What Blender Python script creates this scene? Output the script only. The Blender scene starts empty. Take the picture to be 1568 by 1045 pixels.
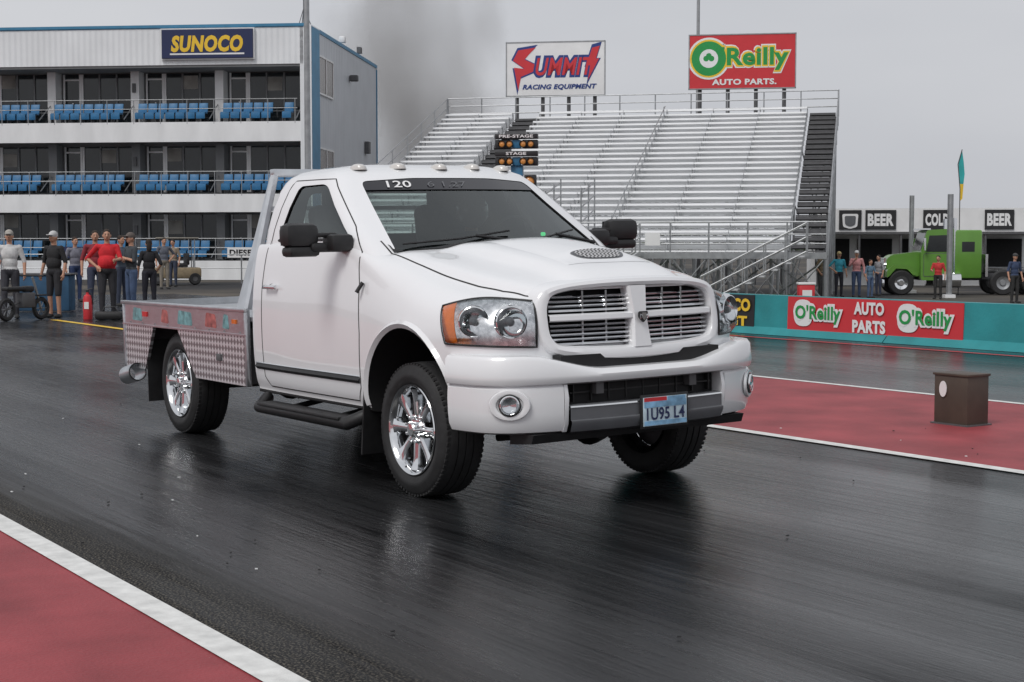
import bpy, bmesh, math, random
import numpy as np
from mathutils import Vector, Matrix, Euler
from mathutils.bvhtree import BVHTree
random.seed(7); R=math.radians
scene=bpy.context.scene
scene.view_settings.view_transform='Standard'
scene.view_settings.look='None'; scene.view_settings.exposure=0

# ------------------------------------------------------------ materials
def M(name,col,rough=.5,metal=0,var=0,vs=5,bump=0,bs=60,coat=0,spec=.5,emis=0,alpha=1,stretch=None):
    m=bpy.data.materials.new(name); m.use_nodes=True
    nt=m.node_tree; b=nt.nodes['Principled BSDF']
    c=(col[0],col[1],col[2],1)
    b.inputs['Base Color'].default_value=c
    b.inputs['Roughness'].default_value=rough; b.inputs['Metallic'].default_value=metal
    b.inputs['Specular IOR Level'].default_value=spec
    if coat: b.inputs['Coat Weight'].default_value=coat; b.inputs['Coat Roughness'].default_value=.03
    if emis: b.inputs['Emission Color'].default_value=c; b.inputs['Emission Strength'].default_value=emis
    if var or bump:
        tc=nt.nodes.new('ShaderNodeTexCoord'); vec=tc.outputs['Object']
        if stretch:
            mp=nt.nodes.new('ShaderNodeMapping'); mp.inputs['Scale'].default_value=stretch
            nt.links.new(vec,mp.inputs[0]); vec=mp.outputs[0]
    if var:
        n=nt.nodes.new('ShaderNodeTexNoise'); n.inputs['Scale'].default_value=vs; n.inputs['Detail'].default_value=6
        nt.links.new(vec,n.inputs['Vector'])
        r=nt.nodes.new('ShaderNodeValToRGB')
        r.color_ramp.elements[0].position=.3; r.color_ramp.elements[1].position=.7
        r.color_ramp.elements[0].color=(col[0]*(1-var),col[1]*(1-var),col[2]*(1-var),1)
        r.color_ramp.elements[1].color=(min(1,col[0]*(1+var)),min(1,col[1]*(1+var)),min(1,col[2]*(1+var)),1)
        nt.links.new(n.outputs['Fac'],r.inputs[0]); nt.links.new(r.outputs[0],b.inputs['Base Color'])
    if bump:
        n=nt.nodes.new('ShaderNodeTexNoise'); n.inputs['Scale'].default_value=bs; n.inputs['Detail'].default_value=4
        nt.links.new(vec,n.inputs['Vector'])
        bp=nt.nodes.new('ShaderNodeBump'); bp.inputs['Strength'].default_value=bump; bp.inputs['Distance'].default_value=.02
        nt.links.new(n.outputs['Fac'],bp.inputs['Height']); nt.links.new(bp.outputs[0],b.inputs['Normal'])
    return m
WHITE=M('white_paint',(.83,.84,.855),.3,coat=1,var=.012,vs=2)
BLACK=M('black_plastic',(.018,.018,.019),.5,var=.2,vs=20)
DARK=M('dark_interior',(.012,.012,.013),.8,var=.2,vs=8)
GAP=M('shut_gap',(.03,.03,.03),.9)
CHROME=M('chrome',(.85,.86,.87),.09,1,var=.03,vs=8)
SATIN=M('satin_aluminium',(.66,.68,.70),.3,1,var=.12,vs=6,bump=.1,bs=40)
ALU=M('bare_aluminium',(.72,.73,.74),.4,.7,var=.08,vs=4)
RUB=M('tyre_rubber',(.022,.022,.023),.7,var=.25,vs=14,bump=.15,bs=90)
GREYP=M('grey_plastic',(.12,.125,.135),.42,var=.1,vs=6)
AMBER=M('amber_lens',(.7,.17,.02),.15,coat=.5,var=.1,vs=30)
REDL=M('red_lens',(.6,.02,.02),.2,coat=.5)
GREENL=M('green_light',(.05,.8,.25),.3,emis=1.2)
PWHITE=M('white_board',(.80,.80,.80),.5,var=.04,vs=2)
PRED=M('sign_red',(.60,.035,.045),.5,var=.05,vs=2)
PBLUE=M('sign_blue',(.02,.05,.22),.45,var=.05,vs=2)
PNAVY=M('sign_navy',(.015,.025,.09),.45,var=.05,vs=2)
PYEL=M('sign_yellow',(.85,.55,.04),.45,var=.05,vs=2)
PGREEN=M('sign_green',(.02,.3,.07),.45,var=.05,vs=2)
PBLK=M('sign_black',(.02,.02,.022),.5,var=.1,vs=2)
TEAL=M('teal_paint',(.025,.25,.27),.5,var=.22,vs=1.5,bump=.15,bs=20)
TEAL2=M('teal_light',(.08,.38,.4),.5,var=.08,vs=1.5)
STEEL=M('galvanised_steel',(.36,.37,.38),.45,.6,var=.15,vs=5)
DSTEEL=M('dark_steel',(.12,.12,.125),.6,.3,var=.15,vs=5)
SKIN=M('skin',(.5,.27,.18),.55,var=.06,vs=20)
def glassmat(name,tint,rough,ior):
    m=bpy.data.materials.new(name); m.use_nodes=True; nt=m.node_tree
    nt.nodes.remove(nt.nodes['Principled BSDF'])
    t=nt.nodes.new('ShaderNodeBsdfTransparent'); t.inputs[0].default_value=(*tint,1)
    g=nt.nodes.new('ShaderNodeBsdfGlossy'); g.inputs['Roughness'].default_value=rough
    g.inputs['Color'].default_value=(.9,.95,.95,1)
    f=nt.nodes.new('ShaderNodeFresnel'); f.inputs[0].default_value=ior
    x=nt.nodes.new('ShaderNodeMixShader')
    nt.links.new(f.outputs[0],x.inputs[0]); nt.links.new(t.outputs[0],x.inputs[1]); nt.links.new(g.outputs[0],x.inputs[2])
    nt.links.new(x.outputs[0],nt.nodes['Material Output'].inputs[0])
    return m
GLASS=glassmat('auto_glass',(.58,.66,.64),.02,1.8)
LENS=glassmat('clear_lens',(.93,.94,.95),.03,1.4)
WGLASS=M('building_glass',(.02,.024,.026),.06,0,var=.5,vs=.6,spec=.6)

# ------------------------------------------------------------ mesh builder
class MB:
    def __init__(s): s.v=[];s.f=[];s.mi=[];s.mats=[]
    def m(s,mat):
        if mat not in s.mats: s.mats.append(mat)
        return s.mats.index(mat)
    def add(s,vs,fs,mat,mtx=None):
        o=len(s.v)
        for v in vs:
            v=Vector(v)
            if mtx is not None: v=mtx@v
            s.v.append(v)
        k=s.m(mat)
        for f in fs: s.f.append([i+o for i in f]); s.mi.append(k)
    def box(s,c,d,mat,rot=None,bevel=0,mtx=None):
        bm=bmesh.new(); bmesh.ops.create_cube(bm,size=1)
        for v in bm.verts: v.co=Vector((v.co.x*d[0],v.co.y*d[1],v.co.z*d[2]))
        if bevel: bmesh.ops.bevel(bm,geom=bm.edges[:],offset=bevel,segments=2,affect='EDGES',profile=.5)
        T=Matrix.Translation(c)
        if rot is not None: T=T@Euler(rot).to_matrix().to_4x4()
        if mtx is not None: T=mtx@T
        bm.verts.index_update()
        s.add([v.co.copy() for v in bm.verts],[[v.index for v in f.verts] for f in bm.faces],mat,T); bm.free()
    def tube(s,pts,r,mat,n=8,cap=True):
        pts=[Vector(p) for p in pts]; rs=r if isinstance(r,(list,tuple)) else [r]*len(pts)
        rings=[];up=None
        for i,p in enumerate(pts):
            if i==0: t=pts[1]-p
            elif i==len(pts)-1: t=p-pts[i-1]
            else: t=(pts[i+1]-p).normalized()+(p-pts[i-1]).normalized()
            t.normalize()
            if up is None: up=Vector((0,0,1)) if abs(t.z)<.9 else Vector((1,0,0))
            a=t.cross(up).normalized(); b=a.cross(t).normalized(); up=b
            rings.append([p+a*rs[i]*math.cos(q)+b*rs[i]*math.sin(q) for q in [2*math.pi*j/n for j in range(n)]])
        vs=[v for g in rings for v in g]; fs=[]
        for i in range(len(pts)-1):
            for j in range(n): fs.append([i*n+j,i*n+(j+1)%n,(i+1)*n+(j+1)%n,(i+1)*n+j])
        if cap: fs.append(list(range(n))[::-1]); fs.append([(len(pts)-1)*n+j for j in range(n)])
        s.add(vs,fs,mat)
    def lathe(s,prof,mat,mtx,n=32,closed=False):
        vs=[];fs=[];k=len(prof)
        for j in range(n):
            a=2*math.pi*j/n
            for (r,h) in prof: vs.append((r*math.cos(a),r*math.sin(a),h))
        for j in range(n):
            for i in range(k-1 if not closed else k):
                i2=(i+1)%k; j2=(j+1)%n
                fs.append([j*k+i,j2*k+i,j2*k+i2,j*k+i2])
        s.add(vs,fs,mat,mtx)
    def prism(s,poly,a,b,mat,plane='xz',mtx=None):
        n=len(poly)
        def mp(p,q):
            return {'xz':(p[0],q,p[1]),'yz':(q,p[0],p[1]),'xy':(p[0],p[1],q)}[plane]
        vs=[mp(p,a) for p in poly]+[mp(p,b) for p in poly]
        fs=[list(range(n)),[n+i for i in range(n)][::-1]]
        for i in range(n): fs.append([i,n+i,n+(i+1)%n,(i+1)%n])
        s.add(vs,fs,mat,mtx)
    def grid(s,P,mat,closeu=False):
        nu=len(P);nv=len(P[0]); vs=[p for r in P for p in r]; fs=[]
        for i in range(nu if closeu else nu-1):
            for j in range(nv-1):
                i2=(i+1)%nu
                fs.append([i*nv+j,i2*nv+j,i2*nv+j+1,i*nv+j+1])
        s.add(vs,fs,mat)
    def build(s,name,parent=None,loc=None,rz=0,smooth=True,angle=35,fixn=True):
        me=bpy.data.meshes.new(name); me.from_pydata([tuple(v) for v in s.v],[],s.f)
        for m in s.mats: me.materials.append(m)
        me.polygons.foreach_set('material_index',s.mi); me.update()
        if fixn:
            bm=bmesh.new(); bm.from_mesh(me); bmesh.ops.recalc_face_normals(bm,faces=bm.faces[:]); bm.to_mesh(me); bm.free()
        if smooth:
            me.shade_smooth()
            try: me.set_sharp_from_angle(angle=R(angle))
            except Exception: pass
        ob=bpy.data.objects.new(name,me); scene.collection.objects.link(ob)
        if parent: ob.parent=parent
        if loc is not None: ob.location=loc
        ob.rotation_euler=(0,0,rz)
        return ob
def empty(name,loc=(0,0,0),rz=0,parent=None):
    e=bpy.data.objects.new(name,None); scene.collection.objects.link(e); e.location=loc; e.rotation_euler=(0,0,rz)
    e.empty_display_size=.2
    if parent: e.parent=parent
    return e
def textgeo(body,w,h,shear=0,bold=0):
    cu=bpy.data.curves.new('t','FONT'); cu.body=body; cu.size=1; cu.shear=shear; cu.offset=bold
    cu.resolution_u=3; cu.space_character=1+bold*1.5
    ob=bpy.data.objects.new('t',cu); scene.collection.objects.link(ob)
    dg=bpy.context.evaluated_depsgraph_get(); me=bpy.data.meshes.new_from_object(ob.evaluated_get(dg))
    vs=[v.co.copy() for v in me.vertices]; fs=[list(p.vertices) for p in me.polygons]
    bpy.data.objects.remove(ob); 
    if not vs: return [],[]
    x0=min(v.x for v in vs);x1=max(v.x for v in vs);y0=min(v.y for v in vs);y1=max(v.y for v in vs)
    return [((v.x-(x0+x1)/2)*w/(x1-x0),0,(v.y-(y0+y1)/2)*h/(y1-y0)) for v in vs],fs
def addtext(mb,body,c,w,h,mat,shear=0,bold=.02,mtx=None):
    vs,fs=textgeo(body,w,h,shear,bold)
    T=Matrix.Translation(c)
    if mtx is not None: T=mtx@T
    mb.add(vs,fs,mat,T)
def apply_mods(ob):
    dg=bpy.context.evaluated_depsgraph_get(); dg.update()
    me=bpy.data.meshes.new_from_object(ob.evaluated_get(dg)); ob.modifiers.clear(); ob.data=me
def boolcut(ob,cut):
    md=ob.modifiers.new('b','BOOLEAN'); md.operation='DIFFERENCE'; md.solver='EXACT'; md.object=cut
    apply_mods(ob); bpy.data.objects.remove(cut)
def catmull(pts,sub):
    pts=[np.array(p,float) for p in pts]; out=[]
    n=len(pts)
    for i in range(n-1):
        p0=pts[i-1] if i>0 else 2*pts[0]-pts[1]; p1=pts[i];p2=pts[i+1]
        p3=pts[i+2] if i+2<n else 2*pts[-1]-pts[-2]
        for k in range(sub):
            t=k/sub
            out.append(.5*((2*p1)+(-p0+p2)*t+(2*p0-5*p1+4*p2-p3)*t*t+(-p0+3*p1-3*p2+p3)*t**3))
    out.append(pts[-1]); return out
def roundpoly(poly,r,seg=5):
    out=[];n=len(poly)
    for i in range(n):
        p=Vector(poly[i]);a=Vector(poly[i-1]);b=Vector(poly[(i+1)%n])
        da=(a-p);db=(b-p);rr=min(r,da.length*.45,db.length*.45)
        s=p+da.normalized()*rr;e=p+db.normalized()*rr
        for k in range(seg+1):
            t=k/seg; q=s*(1-t)**2+p*2*t*(1-t)+e*t*t; out.append((q.x,q.y))
    return out

# ------------------------------------------------------------ world, sun, camera
TR=math.atan2(-.834,.552)   # heading of the drag strip
def track(x,y,z=0): return Vector((.552*x+.834*y,-.834*x+.552*y,z))
w=bpy.data.worlds.new('World'); scene.world=w; w.use_nodes=True; nt=w.node_tree
bg=nt.nodes['Background']; bg.inputs['Strength'].default_value=.1
sk=nt.nodes.new('ShaderNodeTexSky'); sk.sky_type='NISHITA'; sk.sun_disc=False
sk.sun_elevation=R(45); sk.sun_rotation=R(215); sk.air_density=1; sk.dust_density=4
hs=nt.nodes.new('ShaderNodeHueSaturation'); hs.inputs['Saturation'].default_value=.25
nt.links.new(sk.outputs[0],hs.inputs['Color'])
tc=nt.nodes.new('ShaderNodeTexCoord'); mp=nt.nodes.new('ShaderNodeMapping'); mp.inputs['Scale'].default_value=(1.2,1.2,4)
nt.links.new(tc.outputs['Generated'],mp.inputs[0])
nz=nt.nodes.new('ShaderNodeTexNoise'); nz.inputs['Scale'].default_value=1.6; nz.inputs['Detail'].default_value=4
nt.links.new(mp.outputs[0],nz.inputs['Vector'])
cr=nt.nodes.new('ShaderNodeValToRGB'); cr.color_ramp.elements[0].position=.3; cr.color_ramp.elements[1].position=.75
cr.color_ramp.elements[0].color=(.515,.53,.57,1); cr.color_ramp.elements[1].color=(.64,.65,.68,1)
nt.links.new(nz.outputs['Fac'],cr.inputs[0])
ml=nt.nodes.new('ShaderNodeVectorMath'); ml.operation='SCALE'; ml.inputs['Scale'].default_value=10.3
nt.links.new(cr.outputs[0],ml.inputs[0])
mx=nt.nodes.new('ShaderNodeMix'); mx.data_type='RGBA'; mx.inputs[0].default_value=.9
nt.links.new(hs.outputs[0],mx.inputs[6]); nt.links.new(ml.outputs[0],mx.inputs[7]); nt.links.new(mx.outputs[2],bg.inputs['Color'])
sl=bpy.data.lights.new('sun','SUN'); sl.energy=1.5; sl.angle=R(22); sl.color=(1,.975,.945)
so=bpy.data.objects.new('sun',sl); scene.collection.objects.link(so)
sd=Vector((-.45,-.6,.9)).normalized()
so.rotation_euler=sd.to_track_quat('Z','Y').to_euler(); so.location=(0,-5,20)
cam=bpy.data.cameras.new('camera'); co=bpy.data.objects.new('camera',cam); scene.collection.objects.link(co)
co.location=(0,0,1.45); co.rotation_euler=(R(90-3.56),0,0); cam.lens=53.27; cam.sensor_width=36; cam.clip_end=6000; cam.clip_start=.1
scene.camera=co

# ------------------------------------------------------------ ground & track
def smooth(t): t=max(0,min(1,t)); return t*t*(3-2*t)
def gz(X,Y):
    v=.834*X+.552*Y
    return -.02-.48*smooth((v-20)/9)*smooth((X-3)/7)
GR=bpy.data.materials.new('ground_asphalt'); GR.use_nodes=True; nt=GR.node_tree; b=nt.nodes['Principled BSDF']
tc=nt.nodes.new('ShaderNodeTexCoord'); n1=nt.nodes.new('ShaderNodeTexNoise'); n1.inputs['Scale'].default_value=.12; n1.inputs['Detail'].default_value=8
n2=nt.nodes.new('ShaderNodeTexNoise'); n2.inputs['Scale'].default_value=30; n2.inputs['Detail'].default_value=3
nt.links.new(tc.outputs['Object'],n1.inputs['Vector']); nt.links.new(tc.outputs['Object'],n2.inputs['Vector'])
c1=nt.nodes.new('ShaderNodeValToRGB'); c1.color_ramp.elements[0].color=(.055,.055,.058,1); c1.color_ramp.elements[1].color=(.17,.15,.125,1)
c1.color_ramp.elements[0].position=.42; c1.color_ramp.elements[1].position=.62
nt.links.new(n1.outputs['Fac'],c1.inputs[0])
mx=nt.nodes.new('ShaderNodeMix'); mx.data_type='RGBA'; mx.blend_type='MULTIPLY'; mx.inputs[0].default_value=.5
nt.links.new(c1.outputs[0],mx.inputs[6]); nt.links.new(n2.outputs['Color'],mx.inputs[7]); nt.links.new(mx.outputs[2],b.inputs['Base Color'])
b.inputs['Roughness'].default_value=.85; b.inputs['Specular IOR Level'].default_value=.2
cs=sorted(set([t*5 for t in range(-24,25)]+[s*q for s in(-1,1) for q in(140,180,250,400,800,1600,3000)]))
vs=[];fs=[];N=len(cs)
for yy in cs:
    for xx in cs: vs.append((xx,yy+30,gz(xx,yy+30)))
for i in range(N-1):
    for j in range(N-1): fs.append([i*N+j,i*N+j+1,(i+1)*N+j+1,(i+1)*N+j])
g=MB(); g.add(vs,fs,GR); g.build('ground',angle=60)

def track_material():
    m=bpy.data.materials.new('rubbered_asphalt'); m.use_nodes=True; nt=m.node_tree; b=nt.nodes['Principled BSDF']
    L=nt.links.new
    tc=nt.nodes.new('ShaderNodeTexCoord')
    def noise(scale,det,sc=None,rough=.5):
        n=nt.nodes.new('ShaderNodeTexNoise'); n.inputs['Scale'].default_value=scale; n.inputs['Detail'].default_value=det; n.inputs['Roughness'].default_value=rough
        if sc:
            mp=nt.nodes.new('ShaderNodeMapping'); mp.inputs['Scale'].default_value=sc; L(tc.outputs['Object'],mp.inputs[0]); L(mp.outputs[0],n.inputs['Vector'])
        else: L(tc.outputs['Object'],n.inputs['Vector'])
        return n
    def rng(src,a,b_,c,d):
        r=nt.nodes.new('ShaderNodeMapRange'); r.inputs['From Min'].default_value=a; r.inputs['From Max'].default_value=b_
        r.inputs['To Min'].default_value=c; r.inputs['To Max'].default_value=d; L(src,r.inputs[0]); return r.outputs[0]
    def math_(op,a,b_):
        n=nt.nodes.new('ShaderNodeMath'); n.operation=op
        for i,v in enumerate((a,b_)):
            if isinstance(v,(int,float)): n.inputs[i].default_value=v
            else: L(v,n.inputs[i])
        return n.outputs[0]
    st=noise(3.2,8,(.035,1,1),.72); st2=noise(26,5,(.02,1,1),.6); bl=noise(.55,6); fine=noise(55,3,(.22,1,1)); gr=noise(95,3)
    skid=noise(1.1,4,(.02,1,1),.5)
    ramp=nt.nodes.new('ShaderNodeValToRGB'); ramp.color_ramp.elements[0].position=.37; ramp.color_ramp.elements[1].position=.68
    ramp.color_ramp.elements[0].color=(.006,.006,.0067,1); ramp.color_ramp.elements[1].color=(.037,.038,.040,1)
    L(math_('ADD',math_('MULTIPLY',st.outputs['Fac'],.6),math_('MULTIPLY',st2.outputs['Fac'],.4)),ramp.inputs[0])
    sp=nt.nodes.new('ShaderNodeSeparateXYZ'); L(tc.outputs['Object'],sp.inputs[0])
    ysh=math_('ADD',sp.outputs['Y'],rng(st.outputs['Fac'],.3,.7,-.15,.15))
    edge=rng(ysh,2.65,2.15,0,1)
    gth=math_('MULTIPLY',edge,rng(gr.outputs['Fac'],.5,.62,0,1))
    mx=nt.nodes.new('ShaderNodeMix'); mx.data_type='RGBA'; L(gth,mx.inputs[0]); L(ramp.outputs[0],mx.inputs[6]); mx.inputs[7].default_value=(.16,.145,.12,1)
    L(mx.outputs[2],b.inputs['Base Color'])
    L(math_('ADD',rng(bl.outputs['Fac'],.3,.7,.13,.30),math_('ADD',math_('MULTIPLY',edge,.35),rng(st2.outputs['Fac'],.45,.65,0,.10))),b.inputs['Roughness'])
    L(math_('MAXIMUM',math_('SUBTRACT',math_('ADD',rng(skid.outputs['Fac'],.38,.62,.07,.34),rng(bl.outputs['Fac'],.4,.7,-.04,.08)),math_('MULTIPLY',edge,.2)),.02),b.inputs['Specular IOR Level'])
    b1=nt.nodes.new('ShaderNodeBump'); b1.inputs['Strength'].default_value=.35; b1.inputs['Distance'].default_value=.005; L(fine.outputs['Fac'],b1.inputs['Height'])
    b2=nt.nodes.new('ShaderNodeBump'); b2.inputs['Strength'].default_value=.3; b2.inputs['Distance'].default_value=.010; L(st2.outputs['Fac'],b2.inputs['Height']); L(b1.outputs[0],b2.inputs['Normal'])
    L(b2.outputs[0],b.inputs['Normal'])
    return m
TRK=track_material()
REDP=M('red_pavement',(.30,.055,.063),.6,var=.28,vs=1.6,bump=.3,bs=60,spec=.3)
LINE=M('painted_line',(.70,.70,.68),.55,var=.16,vs=12)
def sheet(name,x0,x1,y0,y1,z,mat):
    s=MB(); s.add([(x0,y0,z),(x1,y0,z),(x1,y1,z),(x0,y1,z)],[[0,1,2,3]],mat); return s.build(name,rz=TR,smooth=False)
sheet('race_track',-45,60,2.10,17.2,0,TRK)
sheet('red_pavement',-60,60,-14,2.10,.002,REDP)
sheet('red_pavement',-16,60,8.1,11.6,.004,REDP)
sheet('painted_line',-60,60,2.045,2.175,.008,LINE)
sheet('painted_line',-16,60,8.0,8.12,.008,LINE)
sheet('painted_line',-16,60,11.54,11.64,.008,LINE)
sheet('painted_line',-26,60,16.55,16.65,.008,PRED)
sheet('painted_line',-30,-18,8.9,9.05,.008,PYEL)
s=MB()
for k in range(150):
    x=random.uniform(-14,2); y=random.choice((random.uniform(2.3,8),random.uniform(2.2,3.2),random.uniform(8.2,11))); a=random.uniform(0,3); d=random.uniform(.004,.011)
    s.box((x,y,.010),(d*2,d,.005),random.choice((RUB,RUB,PWHITE)),rot=(0,0,a))
s.build('track_debris',rz=TR,smooth=False)
GRASS=M('grass',(.06,.10,.03),.9,var=.4,vs=2,bump=.6,bs=30)
s=MB()
for i in range(7):
    X0=3+i*1.2
    o=[(X0,44),(X0+1.2,44),(X0+1.2,62),(X0,62)]
    s.add([(x,y,gz(x,y)+.03) for x,y in o],[[0,1,2,3]],GRASS)
for k in range(5000):
    x=random.uniform(3,11.6); y=random.uniform(44,60); z=gz(x,y); a=random.uniform(0,3.1); d=.03
    s.add([(x-d*math.cos(a),y-d*math.sin(a),z),(x+d*math.cos(a),y+d*math.sin(a),z),(x+random.uniform(-.03,.03),y,z+random.uniform(.05,.12))],[[0,1,2]],GRASS)
s.build('grass_verge',smooth=False,fixn=False)

# ------------------------------------------------------------ concrete barrier with banners
s=MB()
prof=[(17.3,0),(17.42,0.12),(17.44,.65),(17.66,.65),(17.68,.12),(17.8,0)]
def barrier(mb,x0,x1,mat): mb.prism(prof,x0,x1,mat,'yz')
for a,b_ in ((-28,-24),(-23.98,-20),(-19.98,-16),(-15.98,-12),(-11.98,-8),(-7.98,-4),(-3.98,0),(.02,6)): barrier(s,a,b_,TEAL)
def banner_front(mb,x0,x1,mat): mb.prism([(17.40,.03),(17.41,.12),(17.425,.64),(17.435,.64),(17.43,.1)],x0,x1,mat,'yz')
banner_front(s,-18.15,-14.56,PRED); banner_front(s,-20.4,-18.95,PBLK)
def bt(t,x,z,w_,h_,m,dy=0,sh=0,bd=.03): addtext(s,t,(x,17.395-dy,z),w_,h_,m,sh,bd)
for cx in (-17.45,-15.25):
    s.prism(roundpoly([(cx-.54,.17),(cx-.12,.17),(cx-.12,.60),(cx-.54,.60)],.2),17.398,17.40,PWHITE,'xz')
    bt("O'Reilly",cx,.37,1.10,.38,PWHITE,0,0,.09); bt("O'Reilly",cx,.37,1.0,.29,PGREEN,.006,0,.03)
bt('AUTO',-16.36,.5,.62,.2,PWHITE,0,0,.05); bt('PARTS',-16.36,.22,.68,.2,PWHITE,0,0,.05)
bt('SUNOCO',-19.65,.47,1.25,.22,PYEL,0,0,.05); bt('260 GT',-19.65,.2,1.1,.18,PYEL,0,0,.05)
s.build('track_barrier',rz=TR,smooth=False)
s=MB()
s.box((-13.0,20.3,.42),(4.4,.25,.84),TEAL2,bevel=.02); s.box((-9.0,20.0,.36),(3.4,.25,.72),TEAL,bevel=.02)
s.box((-13.2,20.15,.60),(2.2,.03,.34),PWHITE); addtext(s,'Rice • SUPPLY',(-13.2,20.13,.6),1.8,.2,PRED,.2,.02)
s.build('pit_barrier',rz=TR,smooth=False)
BROWN=M('brown_steel',(.075,.055,.042),.55,var=.15,vs=6)
s=MB(); s.box((0,0,.205),(.34,.26,.40),BROWN,bevel=.008)
s.box((0,0,.41),(.36,.28,.02),BROWN,bevel=.004)
s.lathe([(0,0),(.045,0),(.05,.006),(.05,.012),(0,.012)],PWHITE,Matrix.Translation((-.07,-.131,.29))@Matrix.Rotation(R(90),4,'X')@Matrix.Diagonal((.75,1.3,1,1)),24)
s.box((0,0,.006),(.38,.30,.012),DSTEEL)
s.build('timing_box',loc=track(-8.25,9.86,.004),rz=TR)

# ------------------------------------------------------------ TRUCK
truck=empty('pickup_truck',track(-7.6,5.3,0),TR)
bodyE=empty('truck_body',(0,0,.0),0,truck); bodyE.rotation_euler=(R(1.2),R(-.4),0)
H=[
(-2.14,[(0,1.2),(.22,1.2),(.4,1.2),(.6,1.2),(.76,1.2),(.83,1.44),(.885,1.50),(.93,1.46),(.97,1.22),(.985,.97),(.98,.7),(.95,.52),(.85,.47),(0,.47)]),
(-1.6,[(0,1.2),(.22,1.2),(.4,1.2),(.6,1.2),(.78,1.2),(.84,1.44),(.9,1.505),(.945,1.46),(.985,1.22),(1.0,.97),(.995,.7),(.965,.52),(.85,.47),(0,.47)]),
(-1.0,[(0,1.2),(.22,1.2),(.4,1.2),(.6,1.2),(.78,1.2),(.84,1.43),(.9,1.495),(.948,1.45),(.987,1.21),(1.0,.97),(.995,.7),(.965,.52),(.85,.47),(0,.47)]),
(-.7,[(0,1.3),(.22,1.3),(.4,1.3),(.6,1.3),(.77,1.33),(.84,1.43),(.895,1.47),(.948,1.42),(.985,1.2),(1.0,.97),(.995,.7),(.965,.52),(.85,.47),(0,.47)]),
(-.47,[(0,1.46),(.22,1.46),(.4,1.46),(.56,1.45),(.72,1.44),(.80,1.425),(.885,1.40),(.945,1.34),(.985,1.17),(1.0,.96),(.995,.7),(.965,.52),(.85,.47),(0,.47)]),
(-.2,[(0,1.495),(.22,1.493),(.38,1.48),(.50,1.425),(.70,1.40),(.78,1.365),(.875,1.325),(.948,1.24),(.99,1.11),(1.005,.95),(.998,.7),(.97,.52),(.85,.47),(0,.47)]),
(.1,[(0,1.455),(.22,1.453),(.38,1.44),(.49,1.38),(.68,1.345),(.755,1.29),(.865,1.245),(.95,1.165),(.995,1.06),(1.012,.93),(1.0,.7),(.97,.52),(.85,.47),(0,.47)]),
(.4,[(0,1.41),(.22,1.408),(.36,1.392),(.46,1.335),(.66,1.295),(.73,1.235),(.845,1.19),(.93,1.12),(.975,1.03),(.99,.92),(.98,.7),(.95,.54),(.85,.5),(0,.5)]),
(.6,[(0,1.372),(.22,1.37),(.35,1.352),(.45,1.302),(.63,1.265),(.70,1.21),(.80,1.17),(.875,1.10),(.915,1.03),(.925,.92),(.92,.7),(.9,.56),(.8,.53),(0,.53)]),
(.74,[(0,1.332),(.22,1.33),(.34,1.312),(.43,1.268),(.59,1.235),(.645,1.19),(.735,1.15),(.795,1.08),(.83,1.01),(.835,.9),(.83,.7),(.8,.58),(.7,.55),(0,.55)]),
(.83,[(0,1.29),(.2,1.287),(.32,1.272),(.41,1.24),(.52,1.205),(.57,1.165),(.63,1.12),(.675,1.06),(.69,.99),(.69,.9),(.68,.7),(.66,.6),(.6,.57),(0,.57)]),
(.87,[(0,1.255),(.19,1.253),(.3,1.24),(.38,1.21),(.46,1.17),(.5,1.13),(.54,1.09),(.56,1.03),(.57,.98),(.57,.9),(.56,.7),(.55,.62),(.5,.6),(0,.6)])]
rows=[]
for x,pr in H:
    rows.append(catmull([(x,y,z) for y,z in pr],5))
cols=list(zip(*rows)); cols=[catmull(c,5) for c in cols]
P=[[Vector(cols[j][i]) for j in range(len(cols))] for i in range(len(cols[0]))]
def ringhalf(zp):
    xfc,xc,yf,ys,xr=zp; o=[]
    for k in range(9): t=k/8; o.append((xfc-(xfc-xc)*t*t,yf*t))
    a=Vector((xc,yf));c=Vector((xc-.03,ys));e=Vector((xc-.2,ys))
    if xc-.2<xr+.2: e=Vector(((xc+xr)/2+.02,ys))
    for k in range(1,7): t=k/6; q=a*(1-t)**2+c*2*t*(1-t)+e*t*t; o.append((q.x,q.y))
    f=Vector((xr+.1,ys*.99))
    for k in range(1,8): t=k/7; q=e.lerp(f,t); o.append((q.x,q.y))
    c2=Vector((xr,ys*.99)); g_=Vector((xr,ys-.1))
    for k in range(1,6): t=k/5; q=f*(1-t)**2+c2*2*t*(1-t)+g_*t*t; o.append((q.x,q.y))
    for k in range(1,6): t=k/5; o.append((xr-.02*math.sin(t*math.pi/2),(ys-.1)*(1-t)))
    return o
LV=[(1.38,-.14,-.42,.815,.93,-2.13),(1.47,-.29,-.54,.795,.922,-2.125),(1.60,-.52,-.74,.765,.90,-2.115),(1.74,-.765,-.95,.725,.86,-2.10),
(1.86,-.965,-1.12,.69,.81,-2.085),(1.915,-1.055,-1.20,.67,.775,-2.075),(1.95,-1.12,-1.25,.65,.74,-2.06),(1.985,-1.22,-1.33,.59,.675,-2.02),(2.012,-1.35,-1.42,.48,.55,-1.95),(2.027,-1.5,-1.53,.3,.35,-1.85),(2.031,-1.63,-1.64,.1,.12,-1.74)]
def shell_ring(l,off):
    z,xfc,xc,yf,ys,xr=l
    h=ringhalf((xfc-off*1.4,xc-off*1.3,yf-off*.6,ys-off,xr+off))
    return [Vector((x,-y,z)) for x,y in h]+[Vector((x,y,z)) for x,y in h[::-1][1:-1]]
ring0=[(v.x,v.y) for v in shell_ring(LV[1],0)]
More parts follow.
